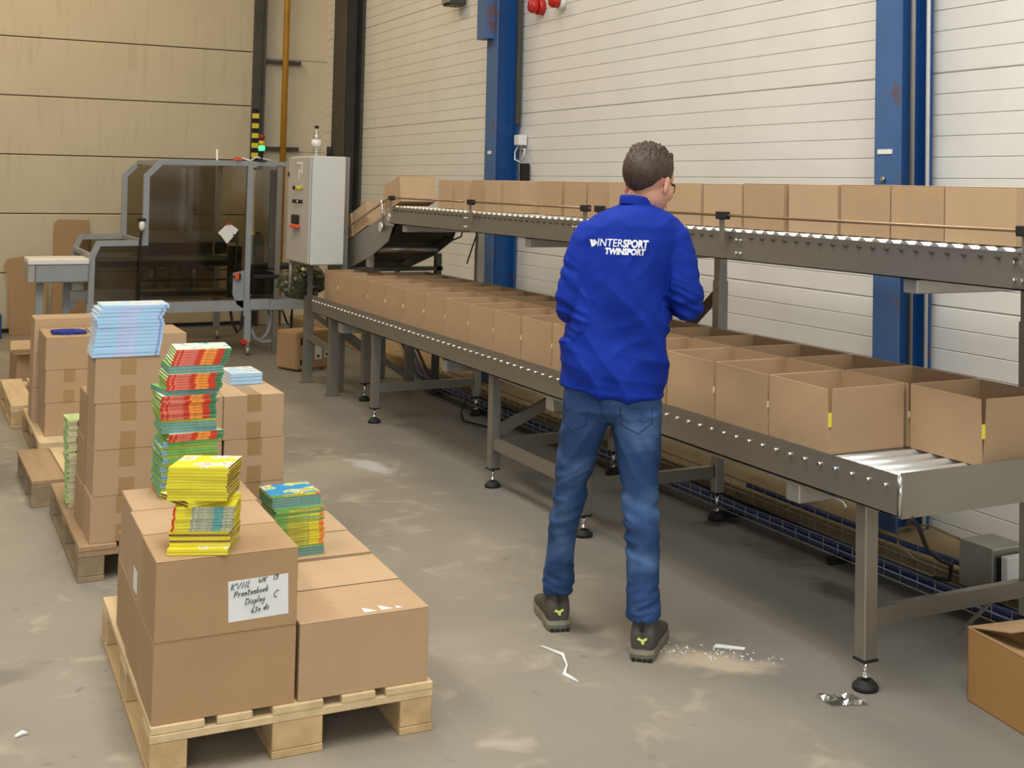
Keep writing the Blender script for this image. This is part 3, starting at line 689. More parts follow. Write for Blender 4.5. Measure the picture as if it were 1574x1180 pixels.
# ================================================================ BOOKS
def art(name, base, cols, sc=9):
    """printed cover: blotches of flat colours"""
    m = bpy.data.materials.new(name); m.use_nodes = True; nt = m.node_tree; N = nt.nodes; L = nt.links; b = N['Principled BSDF']
    b.inputs['Roughness'].default_value = .3
    tc = N.new('ShaderNodeTexCoord'); nz = N.new('ShaderNodeTexNoise'); nz.inputs['Scale'].default_value = sc; nz.inputs['Detail'].default_value = 1
    L.new(tc.outputs['Object'], nz.inputs['Vector'])
    cr = N.new('ShaderNodeValToRGB'); cr.color_ramp.interpolation = 'CONSTANT'; el = cr.color_ramp.elements
    el[0].color = base; el[0].position = 0; el[1].color = base; el[1].position = .53
    for i, c in enumerate(cols): e = el.new(.54+.035*i); e.color = c
    e = el.new(.54+.035*len(cols)); e.color = base
    L.new(nz.outputs[0], cr.inputs[0]); L.new(cr.outputs[0], b.inputs['Base Color'])
    return m
Y_ = srgb(228, 216, 58); Rd = srgb(212, 50, 34); Gn = srgb(120, 178, 90); Bl = srgb(150, 200, 232); Wt = srgb(240, 238, 226); Pk = srgb(232, 176, 170)
MT['b_yel'] = mat('yellow_book_cover', Y_, .35, 0, .04, 20)
MT['b_yelart'] = art('yellow_printed_cover', Y_, [Wt, srgb(200, 190, 170), Wt, Pk], 14)
MT['b_red'] = mat('red_book_spine', Rd, .35, 0, .1, 60, 0, 60, (8, 1, 1))
MT['b_org'] = mat('orange_book_spine', srgb(236, 140, 60), .35, 0, .25, 160)
MT['b_pink'] = mat('pink_print_spine', srgb(222, 110, 96), .35, 0, .3, 160)
MT['b_grn'] = mat('green_book_cover', Gn, .35, 0, .15, 25)
MT['b_dgrn'] = mat('dark_green_spine', srgb(70, 128, 88), .35, 0, .3, 90)
MT['b_mix'] = mat('mixed_print_spine', srgb(168, 172, 150), .35, 0, .4, 220)
MT['b_teal'] = mat('teal_print_spine', srgb(90, 160, 160), .35, 0, .3, 200)
MT['b_blue'] = mat('light_blue_cover', srgb(168, 208, 238), .35, 0, .03, 20)
MT['b_lil'] = mat('lilac_print_spine', srgb(186, 202, 236), .35, 0, .12, 150)
MT['b_ink'] = mat('blue_print_mark', srgb(140, 158, 210), .4, 0, .3, 200)
MT['b_blueart'] = art('light_blue_printed_cover', srgb(196, 222, 240), [Wt, Wt, srgb(236, 226, 214), srgb(170, 196, 226)], 12)
MT['b_brblueart'] = art('bright_blue_printed_cover', srgb(40, 150, 206), [srgb(236, 232, 150), srgb(150, 196, 90), srgb(232, 170, 120), Wt], 13)
MT['b_mixart'] = art('white_blue_printed_cover', srgb(232, 236, 214), [srgb(70, 170, 214), srgb(240, 240, 200), srgb(200, 220, 190)], 12)
MT['b_grnart'] = art('green_printed_cover', srgb(180, 206, 130), [srgb(220, 230, 180), srgb(150, 190, 110), Wt], 16)
MT['pg'] = mat('page_edges', srgb(214, 206, 168), .8, 0, .08, 200)
MT['pg_g'] = mat('green_page_edges', srgb(142, 182, 120), .7, 0, .25, 160)
MT['pg_b'] = mat('blue_page_edges', srgb(126, 160, 186), .7, 0, .2, 160)
MT['pg_y'] = mat('yellow_page_edges', srgb(190, 186, 70), .7, 0, .2, 160)
MT['pg_dk'] = mat('brown_page_edges', srgb(140, 96, 70), .7, 0, .3, 160)
PROTO = {}
def book_proto(key, w, d, th, cover, top, pages, segs, name='picture_book'):
    """spine along the -Y side; segs = [(fraction, material)...] printed along the spine"""
    root = MB(); tb = .0011
    mats = [cover, top]+[m for _, m in segs]
    x = -w/2
    root.box(-w/2, w/2, -d/2+.0014, d/2, 0, tb, mi=0); root.box(-w/2, w/2, -d/2+.0014, d/2, th-tb, th-.0001, mi=0)
    root.quad((-w/2, -d/2+.0014, th), (w/2, -d/2+.0014, th), (w/2, d/2, th), (-w/2, d/2, th), mi=1)
    for i, (f, m) in enumerate(segs):
        root.box(x, x+f*w, -d/2-.0009, -d/2+.0013, th*.07, th*.93, mi=2+i); x += f*w
    o = root.build(name, mats)
    p = MB(); p.box(-w/2+.002, w/2-.002, -d/2+.0016, d/2-.002, tb, th-tb); p.build('page_block', pages, o)
    PROTO[key] = [o, False, th]
    mark(o, 'x', 'book', 'x')
    return o
YS = [(1, 'b_yel')]
book_proto('A', .165, .158, .0084, 'b_yel', 'b_yelart', 'pg_dk', YS)
book_proto('A2', .165, .158, .0084, 'b_yel', 'b_yel', 'pg_y', [(.04, 'b_red'), (.26, 'b_yel'), (.36, 'b_mix'), (.16, 'b_teal'), (.18, 'b_mix')])
book_proto('B', .176, .170, .0086, 'b_grn', 'b_mixart', 'pg_y', [(.05, 'b_red'), (.05, 'b_pink'), (.04, 'b_red'), (.27, 'b_pink'), (.1, 'b_red'), (.24, 'b_org'), (.13, 'b_red'), (.12, 'b_dgrn')])
book_proto('Bg', .176, .170, .0086, 'b_grn', 'b_grn', 'pg_b', [(.10, 'pg_b'), (.90, 'b_grn')])
book_proto('C', .168, .160, .0086, 'b_yel', 'b_brblueart', 'pg_g', [(.25, 'b_grn'), (.45, 'pg_y'), (.2, 'b_yel'), (.1, 'b_org')])
book_proto('Cg', .168, .160, .0086, 'b_grn', 'b_grn', 'pg_b', [(.55, 'b_grn'), (.45, 'pg_g')])
book_proto('L', .262, .20, .0148, 'b_blue', 'b_blueart', 'paper', [(.12, 'b_blue'), (.02, 'b_lil'), (.08, 'b_blue'), (.10, 'b_blue'), (.30, 'b_lil'), (.03, 'b_blue'), (.25, 'b_blue'), (.02, 'b_lil'), (.04, 'b_ink'), (.03, 'b_blue')])
book_proto('S', .14, .22, .0165, 'b_blue', 'b_blueart', 'paper', [(1, 'b_blue')])
book_proto('G', .10, .17, .0105, 'b_grn', 'b_grnart', 'pg', [(.4, 'pg'), (.6, 'pg_dk')])
def stack(seq, x, y, z, what, grp):
    """seq from the bottom: (key, dx, dy, rz deg)"""
    n = len(seq)
    for i, (key, dx, dy, rz) in enumerate(seq):
        P = PROTO[key]; fromtop = n-i
        lab = what % (('top' if fromtop == 1 else 'bottom' if fromtop == n else ordinal(fromtop)+' from top'))
        if not P[1]:
            P[1] = True; o = P[0]; o.location = (x+dx, y+dy, z); o.rotation_euler = (0, 0, R(rz)); o['label'] = lab; o['group'] = grp
        else: o = dup(P[0], (x+dx, y+dy, z), R(rz), lab, grp)
        z += P[2]+.00012
J = lambda s: random.uniform(-s, s)
# A: yellow stack on the noted carton
seq = []
for i in range(28):
    if i < 2: seq.append(('A', .0, 0, -23))
    elif i < 7: seq.append(('A', .010+J(.002), .028, 157+J(3) if i % 2 else -24+J(2)))
    elif i < 15: seq.append(('A2', .010+.0006*(i-7), .018+J(.002), -20+J(1.5)))
    elif i < 17: seq.append(('A', -.004, .045, 20+J(2)))
    elif i < 20: seq.append(('A', .002+J(.003), .018, -24+J(2)))
    elif i < 24: seq.append(('A', -.004+J(.004), .015, -25+J(3)))
    else: seq.append(('A', .002+J(.002), .012+J(.002), -26+J(1)))
stack(seq, .757, 3.745, .5832, 'yellow picture book, %s in the stack above the note', 'yellow picture books on the noted carton')
# B: tall mixed stack behind
seq = []
for i in range(55):
    f = i/54
    if i < 19: k = ('Bg' if i % 3 else 'B', .0+J(.003), J(.003), (180 if i % 3 == 0 else 0)+J(2)+(90 if i < 3 else 0))
    elif i < 21: k = ('Bg', .004, 0, J(2))
    elif i < 24: k = ('B', .016+J(.003), -.006, 3+J(3))
    elif i < 28: k = ('Bg', .0, .0, -3+J(2)+180)
    elif i < 29: k = ('B', .0, .0, 180+J(3))
    elif i < 34: k = ('B', -.006+J(.003), J(.003), J(1.5))
    elif i < 38: k = ('B', -.005+J(.003), J(.003), J(1.5))
    elif i < 40: k = ('Bg', -.002, .012, 8+180)
    elif i < 46: k = ('B', .012+J(.004), -.004, J(1.5))
    elif i < 49: k = ('Bg', .018+J(.002), 0, -2+180)
    elif i < 51: k = ('B', .026+.003*(i-49), .0, -3)
    else: k = ('B', .034+.003*(i-51), .0, -4)
    seq.append(k)
stack(seq, .826, 4.442, .5832, 'mixed red and green picture book, %s in the tallest stack', 'red and green picture books in the tallest stack')
# C: stack with blue top on the low right row
seq = []
for i in range(24):
    if i < 3: k = ('Cg', .0, 0, 3+J(2)+180)
    elif i < 4: k = ('Cg', -.004, 0, 3)
    elif i < 13: k = ('C', -.004+J(.003), J(.003), 2+J(2))
    elif i < 19: k = ('C' if i % 2 else 'Cg', -.006+J(.003), J(.003), 3+J(2))
    elif i < 23: k = ('Cg', -.014+J(.003), .004, 2+180)
    else: k = ('C', -.018, .006, 1)
    seq.append(k)
stack(seq, 1.182, 4.372, .3637, 'green picture book, %s in the stack under the blue cover', 'green picture books on the low right cartons')
# L: light blue books on the middle pallet's top carton
offs = [-.004, -.002, .002, .004, .005, .006, .008, .010, .012, .008, .004, .010, .016, .030]
stack([('L', offs[i], J(.002)+(-.006 if i < 2 else 0), J(.8)) for i in range(14)], .795, 5.655, .8906, 'large light blue book, %s in the pile on the tallest column', 'large light blue books on the middle pallet')
stack([('S', 0, 0, J(1)) for i in range(3)], 1.345, 5.95, .7045, 'small pale blue book, %s of three on one carton', 'three small pale blue books')
seq = [('G', J(.004)+(0.004 if i < 20 else 0), (-.02 if i < 22 else .02)+J(.004), J(3)) for i in range(36)]
stack(seq, .70, 6.30, .1445, 'small green book, %s in the narrow middle pallet stack', 'small green books at the left side of the middle pallet')

# ================================================================ CARTON ERECTING MACHINE
mc = thing('carton_machine', 'carton erecting machine with grey frame and smoked panels by the back wall', 'machine', (2.2, 12.6, 0))
PF = [(1.40, .34), (1.40, .92), (1.45, 1.035), (1.84, 1.04), (1.835, 1.64), (1.96, 1.77), (2.75, 1.775)]
def barchain(pts, y, w, name, parent, m='frame'):
    mb = MB()
    n = len(pts)
    # mitred chain in the x-z plane
    off = []
    for i in range(n):
        p = Vector(pts[i]); d0 = (p-Vector(pts[i-1])).normalized() if i else None; d1 = (Vector(pts[i+1])-p).normalized() if i < n-1 else None
        d0 = d0 or d1; d1 = d1 or d0; nn = (Vector((-d0.y, d0.x))+Vector((-d1.y, d1.x))).normalized(); k = 1/max(.5, nn.dot(Vector((-d0.y, d0.x))))
        off.append((p+nn*k*w/2, p-nn*k*w/2))
    for i in range(n-1):
        (a, b), (c, d) = off[i], off[i+1]
        mb.prism([(a.x, a.y), (b.x, b.y), (d.x, d.y), (c.x, c.y)], 1, y-w/2, y+w/2)
    return mb.build(name, m, parent)
for y in (12.05, 13.40):
    barchain(PF, y, .048, 'frame_side', mc)
    MB().box(2.725, 2.775, y-.025, y+.025, .36, 1.80).build('frame_post', 'frame', mc)
    MB().box(2.775, 3.10, y-.02, y+.02, 1.755, 1.795).build('top_beam', 'frame', mc)
    MB().box(1.37, 3.30, y-.03, y+.03, .41, .505).build('base_beam', 'frame', mc)
    for x in (1.55, 2.765):
        l = MB().box(x-.028, x+.028, y-.028, y+.028, .12, .42).build('leg', 'frame', mc)
        c = MB().box(x-.02, x+.02, y-.02, y+.02, .06, .12).cyl((x-.018, y-.03, .042), (x+.018, y-.03, .042), .042, 16).build('caster', 'galv', l)
MB().cyl((2.72, 12.0, .11), (2.73, 11.985, .13), .03, 12).build('brake_pedal', 'red', mc)
MB().box(3.0, 3.05, 12.03, 12.07, .0, 1.76).build('frame_post', 'steel', mc)
for (x, z) in ((1.84, 1.04), (1.96, 1.77), (1.40, .92), (2.75, 1.775)): MB().box(x-.02, x+.02, 12.075, 13.375, z-.02, z+.02).build('tie_bar', 'frame', mc)
def panel(poly, y, name='window_panel', m='smoked'): return MB().prism(poly, 1, y-.003, y+.003).build(name, m, mc)
poly = [(1.42, .51), (1.42, .91), (1.455, 1.01), (1.865, 1.015), (1.86, 1.63), (1.97, 1.745), (2.725, 1.75), (2.725, .51)]
panel(poly, 12.05); panel(poly, 13.40)
panel([(2.80, .52), (2.80, 1.75), (3.0, 1.75), (3.0, .52)], 12.05)
# inner works
MB().box(1.45, 2.68, 12.35, 12.40, .86, .90).box(1.45, 2.68, 12.95, 13.0, .86, .90).build('infeed_rail', 'galv', mc)
MB().box(1.5, 2.68, 12.42, 12.93, .80, .85).build('infeed_bed', 'darksteel', mc)
MB().box(1.88, 2.72, 12.30, 12.36, 1.03, 1.13).build('cross_member', 'frame', mc)
MB().box(1.95, 2.66, 12.50, 12.85, .91, 1.02).build('magazine', 'black', mc)
MB().box(1.86, 2.72, 12.45, 12.50, .52, .56).box(1.86, 2.72, 12.45, 12.50, .66, .675).build('lower_rail', 'darksteel', mc)
for x in (2.30, 2.38): MB().box(x, x+.045, 13.0, 13.05, .5, 1.72).build('inner_post', 'galv', mc)
for x, r_ in ((1.98, .035), (2.12, .022), (2.36, .045)): MB().cyl((x, 12.5, .60), (x, 12.5, .83), r_, 14).build('cylinder', 'galv', mc)
MB().box(2.60, 2.72, 12.14, 12.20, .52, 1.0).build('inner_plate', 'darksteel', mc)
MB().prism([(2.62, .76), (2.72, .78), (2.72, .43), (2.66, .47), (2.62, .56)], 1, 12.02, 12.045).build('mounting_plate', 'frame', mc)
sw = MB().box(2.63, 2.665, 11.975, 12.02, .70, .76).build('switch_housing', 'orange', mc, bevel=.004)
MB().box(2.665, 2.68, 11.975, 12.02, .70, .76).box(2.58, 2.63, 11.99, 12.005, .722, .735).build('switch_lever', 'black', sw)
MB().tube([(1.80, 12.0, 1.17), (1.79, 11.99, 1.05), (1.80, 12.0, .8), (1.785, 12.0, .45)], .012, 8).build('hose', 'black', mc)
MB().lathe([(.012, -.03), (.026, 0), (.026, .04), (.01, .06)], (1.80, 11.99, 1.18), 14).build('filter_knob', 'white', mc)
MB().box(1.76, 1.83, 11.975, 12.0, 1.235, 1.26).build('valve_handle', 'black', mc)
MB().tube([(2.45, 12.1, .92), (2.46, 12.1, 1.5), (2.455, 12.1, 1.90)], .009, 8).build('white_rod', 'white', mc)
# right bay
MB().box(2.80, 3.0, 12.06, 12.4, .55, .76).box(2.82, 3.25, 12.1, 12.5, .78, .82).box(2.8, 3.05, 12.02, 12.06, .70, .74).build('drive_unit', 'black', mc, bevel=.01)
MB().box(2.80, 2.97, 12.42, 12.44, 1.12, 1.72).build('rear_cover', 'door', mc)
MB().box(2.80, 2.96, 12.30, 12.34, .82, 1.10).build('inner_plate', 'frame', mc)
MB().box(2.94, 3.0, 12.04, 12.06, .8, 1.72).build('side_plate', 'darksteel', mc)
MB().box(2.79, 3.28, 12.3, 12.36, .40, .52).build('lower_rail', 'frame', mc)
MB().box(2.78, 2.95, 12.0, 12.03, .42, .515).build('corner_plate', 'frame', mc)
MB().tube([(2.62, 12.1, .41), (2.64, 12.1, .30), (2.69, 12.1, .20), (2.72, 12.1, .24), (2.735, 12.1, .41)], .013, 8).build('hose', 'black', mc)
MB().tube([(2.83, 12.15, .22), (2.86, 12.15, .14), (2.93, 12.15, .10), (3.02, 12.15, .10), (3.12, 12.2, .10)], .018, 10).tube([(2.98, 12.15, .41), (3.01, 12.15, .3), (2.98, 12.15, .18), (2.92, 12.15, .11)], .018, 10).build('hose', 'frame', mc)
MB().tube([(3.03, 12.2, .40), (3.06, 12.2, .3), (3.12, 12.2, .41), (3.17, 12.2, .28), (3.22, 12.2, .2), (3.22, 12.2, .41)], .011, 8).build('hose', 'black', mc)
# hanging manual: bent white sheet
mb = MB(); 
A = [(2.46, 1.13), (2.555, 1.225), (2.645, 1.16), (2.62, 1.12), (2.545, 1.03), (2.49, 1.105)]
mb.prism(A, 1, 11.985, 11.988); o = mb.build('hanging_sheet', 'white', mc); MB().box(2.53, 2.575, 11.978, 11.984, 1.205, 1.222).build('red_clip', 'red', o)
MB().tube([(2.60, 11.99, 1.12), (2.64, 12.0, 1.05), (2.63, 12.0, .80)], .010, 8).build('hose', 'black', mc)
MB().box(2.60, 2.66, 12.0, 12.06, 1.80, 1.83).build('limit_switch', 'orange', mc)
MB().tube([(2.66, 12.04, 1.825), (2.75, 12.05, 1.80), (2.80, 12.05, 1.835), (2.95, 12.05, 1.805)], .008, 8).build('white_hose', 'white', mc)
# infeed table at the left
tb = thing('infeed_table', 'white and grey infeed table sticking out left of the machine', 'table', (1.12, 12.2, 0))
MB().box(.945, 1.375, 12.0, 12.46, .70, .855).build('side_cover', 'frame', tb, bevel=.01)
MB().box(.885, 1.375, 11.99, 12.47, .857, .905).build('top_edge', 'white', tb, bevel=.006)
MB().box(.885, .944, 12.0, 12.46, .705, .856).build('end_cap', 'galv', tb, bevel=.004)
for x, y in ((1.0, 12.2), (1.24, 12.42)): MB().box(x-.03, x+.03, y-.03, y+.03, 0, .70).build('leg', 'frame', tb)
MB().box(1.26, 1.37, 12.25, 12.4, .60, .70).build('motor', 'galv', tb, bevel=.01)
# signal tower
sg = thing('signal_light', 'small signal tower with red, yellow and glowing green segments on the machine', 'signal light', (2.85, 12.05, 1.795))
MT['glow'] = mat('lit_green_lens', srgb(70, 240, 130), .3, 0, 0, emit=2.2); MT['yel'] = mat('yellow_lens', srgb(200, 180, 40), .3, 0, 0); MT['redl'] = mat('dark_red_lens', srgb(130, 30, 24), .3, 0, 0)
MB().lathe([(.05, 0), (.05, .008), (.012, .012), (.012, .07), (.026, .075), (.026, .10)], (2.85, 12.05, 1.796)).build('stem', 'black', sg)
MB().lathe([(.028, 0), (.030, .02), (.028, .045)], (2.85, 12.05, 1.898)).build('green_lens', 'glow', sg)
MB().lathe([(.027, 0), (.027, .045)], (2.85, 12.05, 1.945)).build('yellow_lens', 'yel', sg)
MB().lathe([(.026, 0), (.026, .05), (.02, .056)], (2.85, 12.05, 1.992)).build('red_lens', 'redl', sg)
# control cabinet
KCAB = .88
_b0 = MB.build
def _bs(self, name, mats, parent=None, **k):
    K = Matrix.Translation((0, 0, CAMH)) @ Matrix.Diagonal((KCAB, KCAB, KCAB, 1)) @ Matrix.Translation((0, 0, -CAMH))
    self.bm.transform(K)
    return _b0(self, name, mats, parent, **k)
MB.build = _bs
cb = thing('control_cabinet', 'light grey electrical control cabinet with push buttons and red main switch', 'cabinet', (2.81, 9.94, .985))
MB().box(3.03, 3.325, 10.93, 11.66, .895, 1.84).build('housing', 'cab', cb, bevel=.006)
dr = MB().box(3.008, 3.028, 10.935, 11.655, .905, 1.833).build('door', 'cabdoor', cb, bevel=.004)
for yy, zz, m in [(11.42, 1.56, 'black'), (11.33, 1.56, 'yel'), (11.25, 1.56, 'b_yel'), (11.17, 1.56, 'yel')]+[(11.42-.085*i, 1.44, 'black') for i in range(4)]:
    MB().cyl((3.007, yy, zz), (2.99, yy, zz), .017, 14).build('push_button', m, dr)
MB().cyl((3.007, 11.25, 1.44), (2.984, 11.25, 1.44), .010, 10).build('push_button', 'white', dr)
MB().box(2.985, 3.007, 11.24, 11.44, 1.24, 1.32).build('main_switch', 'black', dr, bevel=.004)
MB().box(2.97, 3.007, 11.20, 11.44, 1.205, 1.235).build('switch_handle', 'orange', dr, bevel=.004)
MB().box(3.0055, 3.0075, 11.18, 11.36, 1.77, 1.79).box(3.0055, 3.0075, 11.18, 11.21, 1.68, 1.77).box(3.0055, 3.0075, 11.21, 11.30, 1.70, 1.72).box(3.0055, 3.0075, 11.27, 11.30, 1.64, 1.70).build('mark_sticker', 'white', dr)
MB().box(3.0, 3.007, 11.62, 11.65, 1.66, 1.70).build('hinge', 'black', dr)
MB().box(3.328, 3.375, 10.98, 11.05, -.2014, 1.84).build('stand_post', 'steel', cb)
MB().tube([(3.04, 11.60, .91), (3.035, 11.58, .8), (3.04, 11.62, .6)], [.014, .016, .014], 10).build('cable_duct', 'galv', cb)
bo = thing('water_bottle', 'clear plastic water bottle standing on the control cabinet', 'bottle', (2.754, 9.856, 1.8147))
MB().lathe([(.034, .001), (.041, .008), (.041, .06), (.037, .07), (.041, .085), (.041, .165), (.031, .20), (.016, .23), (.016, .25)], (3.13, 11.2, 1.8405)).build('bottle_body', 'clear', bo)
MB().lathe([(.0416, .09), (.0416, .15)], (3.13, 11.2, 1.8405)).build('bottle_label', 'bluecable' if 0 else 'white', bo)
MB().lathe([(.018, .251), (.018, .275)], (3.13, 11.2, 1.8405)).build('cap', 'black', bo)
recentre(mark(MB().lathe([(.03, 0), (.03, .09), (.026, .094)], (3.27, 11.25, 1.841)).build('black_can', 'black'), 'black cylindrical can on the cabinet, right of the bottle', 'can'))
MB.build = _b0
MB().box(2.69, 2.95, 10.14, 10.20, .945, .984).build('mount_beam', 'steel', cb); MB().box(2.82, 2.86, 10.22, 10.26, .70, .984).build('mount_post', 'steel', cb)
# crumpled film and hoses beneath the cabinet
MT['film'] = mat('dark_green_crumpled_film', srgb(62, 66, 44), .25, 0, .5, 14, .8, 18)
mb = MB(); bmesh.ops.create_icosphere(mb.bm, subdivisions=4, radius=1)
for v in mb.bm.verts:
    n_ = noise.noise(v.co*2.2)*.5+noise.noise(v.co*6)*.25
    v.co = Vector((2.84+v.co.x*(.20+.10*n_), 10.42+v.co.y*(.17+.10*n_), .795+v.co.z*(.14+.05*n_)))
for f in mb.bm.faces: f.smooth = False
recentre(mark(mb.build('crumpled_film', 'film'), 'bundle of dark green crumpled film below the control cabinet', 'film', kind='stuff'))

# ================================================================ THINGS BY THE BACK WALL AND UNDER THE CONVEYOR
def sheet(pts, y, name, label, m='card3'):
    o = MB().prism(pts, 1, y, y+.012).build(name, m, bevel=.002); mark(o, label, 'cardboard'); return recentre(o)
o = sheet([(1.30, .0), (1.64, .0), (1.635, 1.17), (1.33, 1.172), (1.295, 1.13)], 14.36, 'cardboard_sheet', 'tall narrow cardboard sheet leaning on the dock door behind the infeed table'); o.rotation_euler = (-.035, 0, 0)
o = sheet([(.90, .0), (1.24, .0), (1.245, .5), (1.20, .80), (1.05, .805), (.86, .77), (.83, .70), (.88, .55)], 14.28, 'cardboard_sheet', 'curved brown cardboard sheet at the far left, leaning on the dock door'); o.rotation_euler = (-.06, 0, 0)
recentre(mark(MB().box(.55, .815, 14.0, 14.3, 0, .24).build('blue_crate', 'blue', bevel=.01), 'blue container just entering the picture at the left edge', 'container'))
# shipping carton under the stand
t = thing('shipping_carton', 'worn shipping carton with white labels behind the conveyor stand legs', 'box', (3.03, 11.02, 0), R(20))
MB().box(-.19, .19, -.15, .15, .012, .335).build('carton_body', 'card3', t, bevel=.012, seg=3, world=False)
MB().box(.0, .07, -.1515, -.150, .09, .21).box(.10, .15, -.1515, -.150, .10, .21).build('address_label', 'paper', t, world=False)
MB().box(-.15, -.11, -.1515, -.150, .22, .285).box(-.15, -.115, -.1515, -.150, .055, .10).box(.02, .045, -.1525, -.1515, .105, .13).box(.11, .14, -.1525, -.1515, .115, .14).build('printed_symbol', 'ink', t, world=False)
MB().box(-.02, .06, -.14, .14, 0, .012).box(.10, .16, -.14, .14, 0, .012).build('wooden_batten', 'woodoldx', t, world=False)
# wire cable tray with cables
tr = thing('cable_tray', 'wire mesh cable tray running low behind the conveyor legs', 'cable tray', (3.66, 6.3, .03))
ty0, ty1 = 2.6, 9.7
def tz(y): return .045 if y < ty1 else .045+(y-ty1)*.55
path = [(ty0, 0), (ty1, 0), (ty1+.45, .25), (11.0, .27)]
for x, dz in ((3.575, .0), (3.575, .03), (3.575, .058), (3.64, 0), (3.70, 0), (3.76, 0), (3.76, .04), (3.76, .10)):
    MB().tube([(x, y, .04+d+dz) for y, d in path], .0025, 5).build('tray_wire', 'galv' if dz < .05 else 'darksteel', tr)
mb = MB(); k = 0; y = ty0+.02
while y < ty1:
    o = MB().tube([(3.575, y, .102), (3.575, y, .038), (3.76, y, .038), (3.76, y, .142)], .0024, 5)
    if k == 0: rib = o.build('tray_rib', 'galv', tr); yr = y
    elif k < 95: o.bm.free(); c = rib.copy(); C.objects.link(c); c.location = (rib.location.x, rib.location.y+(y-yr), 0)
    k += 1; y += .10
mb.bm.free()
for y in (3.4, 4.45, 5.3, 6.35, 7.3, 8.4, 9.3): MB().box(3.55, 3.78, y-.012, y+.012, .0, .036).build('tray_support', 'black', tr)
for i, (x, z, m, lab) in enumerate(((3.595, .055, 'bluecable', 'blue cable on the room side of the wire tray, lowest in the bundle'), (3.625, .058, 'bluecable', 'second blue cable from the room side in the wire tray'), (3.605, .078, 'bluecable', 'upper blue cable lying on the others in the wire tray'), (3.66, .056, 'bluecable', 'blue cable in the middle of the wire tray'), (3.70, .054, 'black', 'black cable on the wall side in the wire tray'))):
    pts = [(x+.006*math.sin(yy*1.7+i), yy, z+.004*math.sin(yy*2.3+i*2)) for yy in [2.6+.3*q for q in range(24)]]+[(x, 9.75, z+.02), (x, 10.15, z+.26), (x, 10.9, z+.28)]
    recentre(mark(MB().tube(pts, .0125, 8).build('power_cable', m), lab, 'cable', 'cables in the wire tray'))
o = MB().tube([(3.785, 3.75, .13), (3.77, 4.2, .125), (3.775, 4.75, .12), (3.785, 5.4, .12)], .014, 8).build('power_cable', 'bluecable'); recentre(mark(o, 'thick blue cable running along the plinth into the grey wall box', 'cable'))
o = MB().tube([(2.78, 3.08, .608), (2.85, 3.12, .56), (3.1, 3.35, .40), (3.35, 3.55, .28), (3.45, 3.6, .24), (3.5, 3.66, .16), (3.55, 3.8, .125)], .008, 8).build('power_cable', 'black'); recentre(mark(o, 'black cable hanging from the conveyor end corner to the tray', 'cable'))
bx = thing('junction_box', 'grey junction box with white side on the plinth, behind the conveyor end', 'electrical box', (3.79, 3.68, .0905))
MB().box(3.66, 3.84, 3.60, 3.78, .0905, .27).build('housing', 'galv', bx, bevel=.004)
MB().box(3.68, 3.83, 3.545, 3.578, .0905, .25).build('terminal_block', 'white', bx, bevel=.004)
MB().box(3.68, 3.83, 3.579, 3.599, .10, .24).build('gap_plate', 'black', bx)
MB().tube([(3.70, 3.78, .25), (3.66, 3.95, .28), (3.62, 4.08, .24), (3.63, 4.10, .17), (3.66, 4.02, .12)], .005, 6).build('cable', 'woodoldx', bx)
# small electrical box under the lower conveyor, mid length
recentre(mark(MB().box(3.45, 3.5, 6.78, 6.92, .36, .48).build('sensor_box', 'bluecable', bevel=.004), 'small blue-lidded box beneath the conveyor beside its second leg', 'electrical box'))
o = MB().tube([(3.45, 8.35, .60), (3.5, 8.0, .56), (3.55, 7.6, .47), (3.58, 7.2, .32), (3.6, 6.9, .12)], .009, 8).build('power_cable', 'black'); recentre(mark(o, 'black cable drooping under the lower conveyor towards the tray', 'cable'))
o = MB().tube([(3.56, 8.6, .09), (3.45, 8.45, .012), (3.35, 8.15, .009), (3.42, 7.85, .010), (3.56, 7.8, .08)], .006, 8).build('power_cable', 'black'); recentre(mark(o, 'thin cable loop lying on the floor under the lower conveyor', 'cable'))
# litter
recentre(mark(MB().prism([(2.545, 3.83), (2.63, 3.76), (2.645, 3.775), (2.57, 3.85)], 2, .001, .004).build('paper_scrap', 'paper'), 'small white paper scrap on the floor right of the man', 'scrap'))
recentre(mark(MB().tube([(2.0, 4.10, .003), (2.03, 3.99, .004), (2.0, 3.90, .003), (1.955, 3.83, .003), (1.97, 3.76, .003)], [.004, .007, .004, .009, .003], 6).build('plastic_strip', 'paper'), 'thin pale plastic strip on the floor by the left shoe', 'scrap'))
recentre(mark(MB().tube([(.315, 4.10, .004), (.335, 4.115, .006), (.35, 4.11, .004)], [.004, .008, .004], 8).build('white_chip', 'white'), 'small white chip on the floor left of the foreground pallet', 'scrap'))
mb = MB(); rnd = random.Random(4)
G = [[None]*9 for _ in range(7)]
for i in range(7):
    for j in range(9): G[i][j] = mb.bm.verts.new((2.600+j*.0145+.006*noise.noise(Vector((i*.8, j*.8, 0))), 3.235-.006*j+i*.014, 0.003+.032*abs(noise.noise(Vector((i*.9, j*.9, 3))))*(1 if 0 < i < 6 else .3)))
for i in range(6):
    for j in range(8): mb.face([G[i][j], G[i][j+1], G[i+1][j+1], G[i+1][j]])
o = mb.build('plastic_film', 'film_clear'); so = o.modifiers.new('thick', 'SOLIDIFY'); so.thickness = .0006; recentre(mark(o, 'crumpled clear plastic film on the floor beside the front leg', 'plastic film'))
mb = MB(); rnd = random.Random(2)
for _ in range(60):
    u = rnd.random(); x = 2.33+.34*u+rnd.gauss(0, .025); y = 3.92-.28*u+rnd.gauss(0, .04); s_ = rnd.uniform(.002, .006)
    mb.tube([(x, y, .002), (x+s_*rnd.uniform(-2, 2), y+s_*2, .003)], s_*.5, 5)
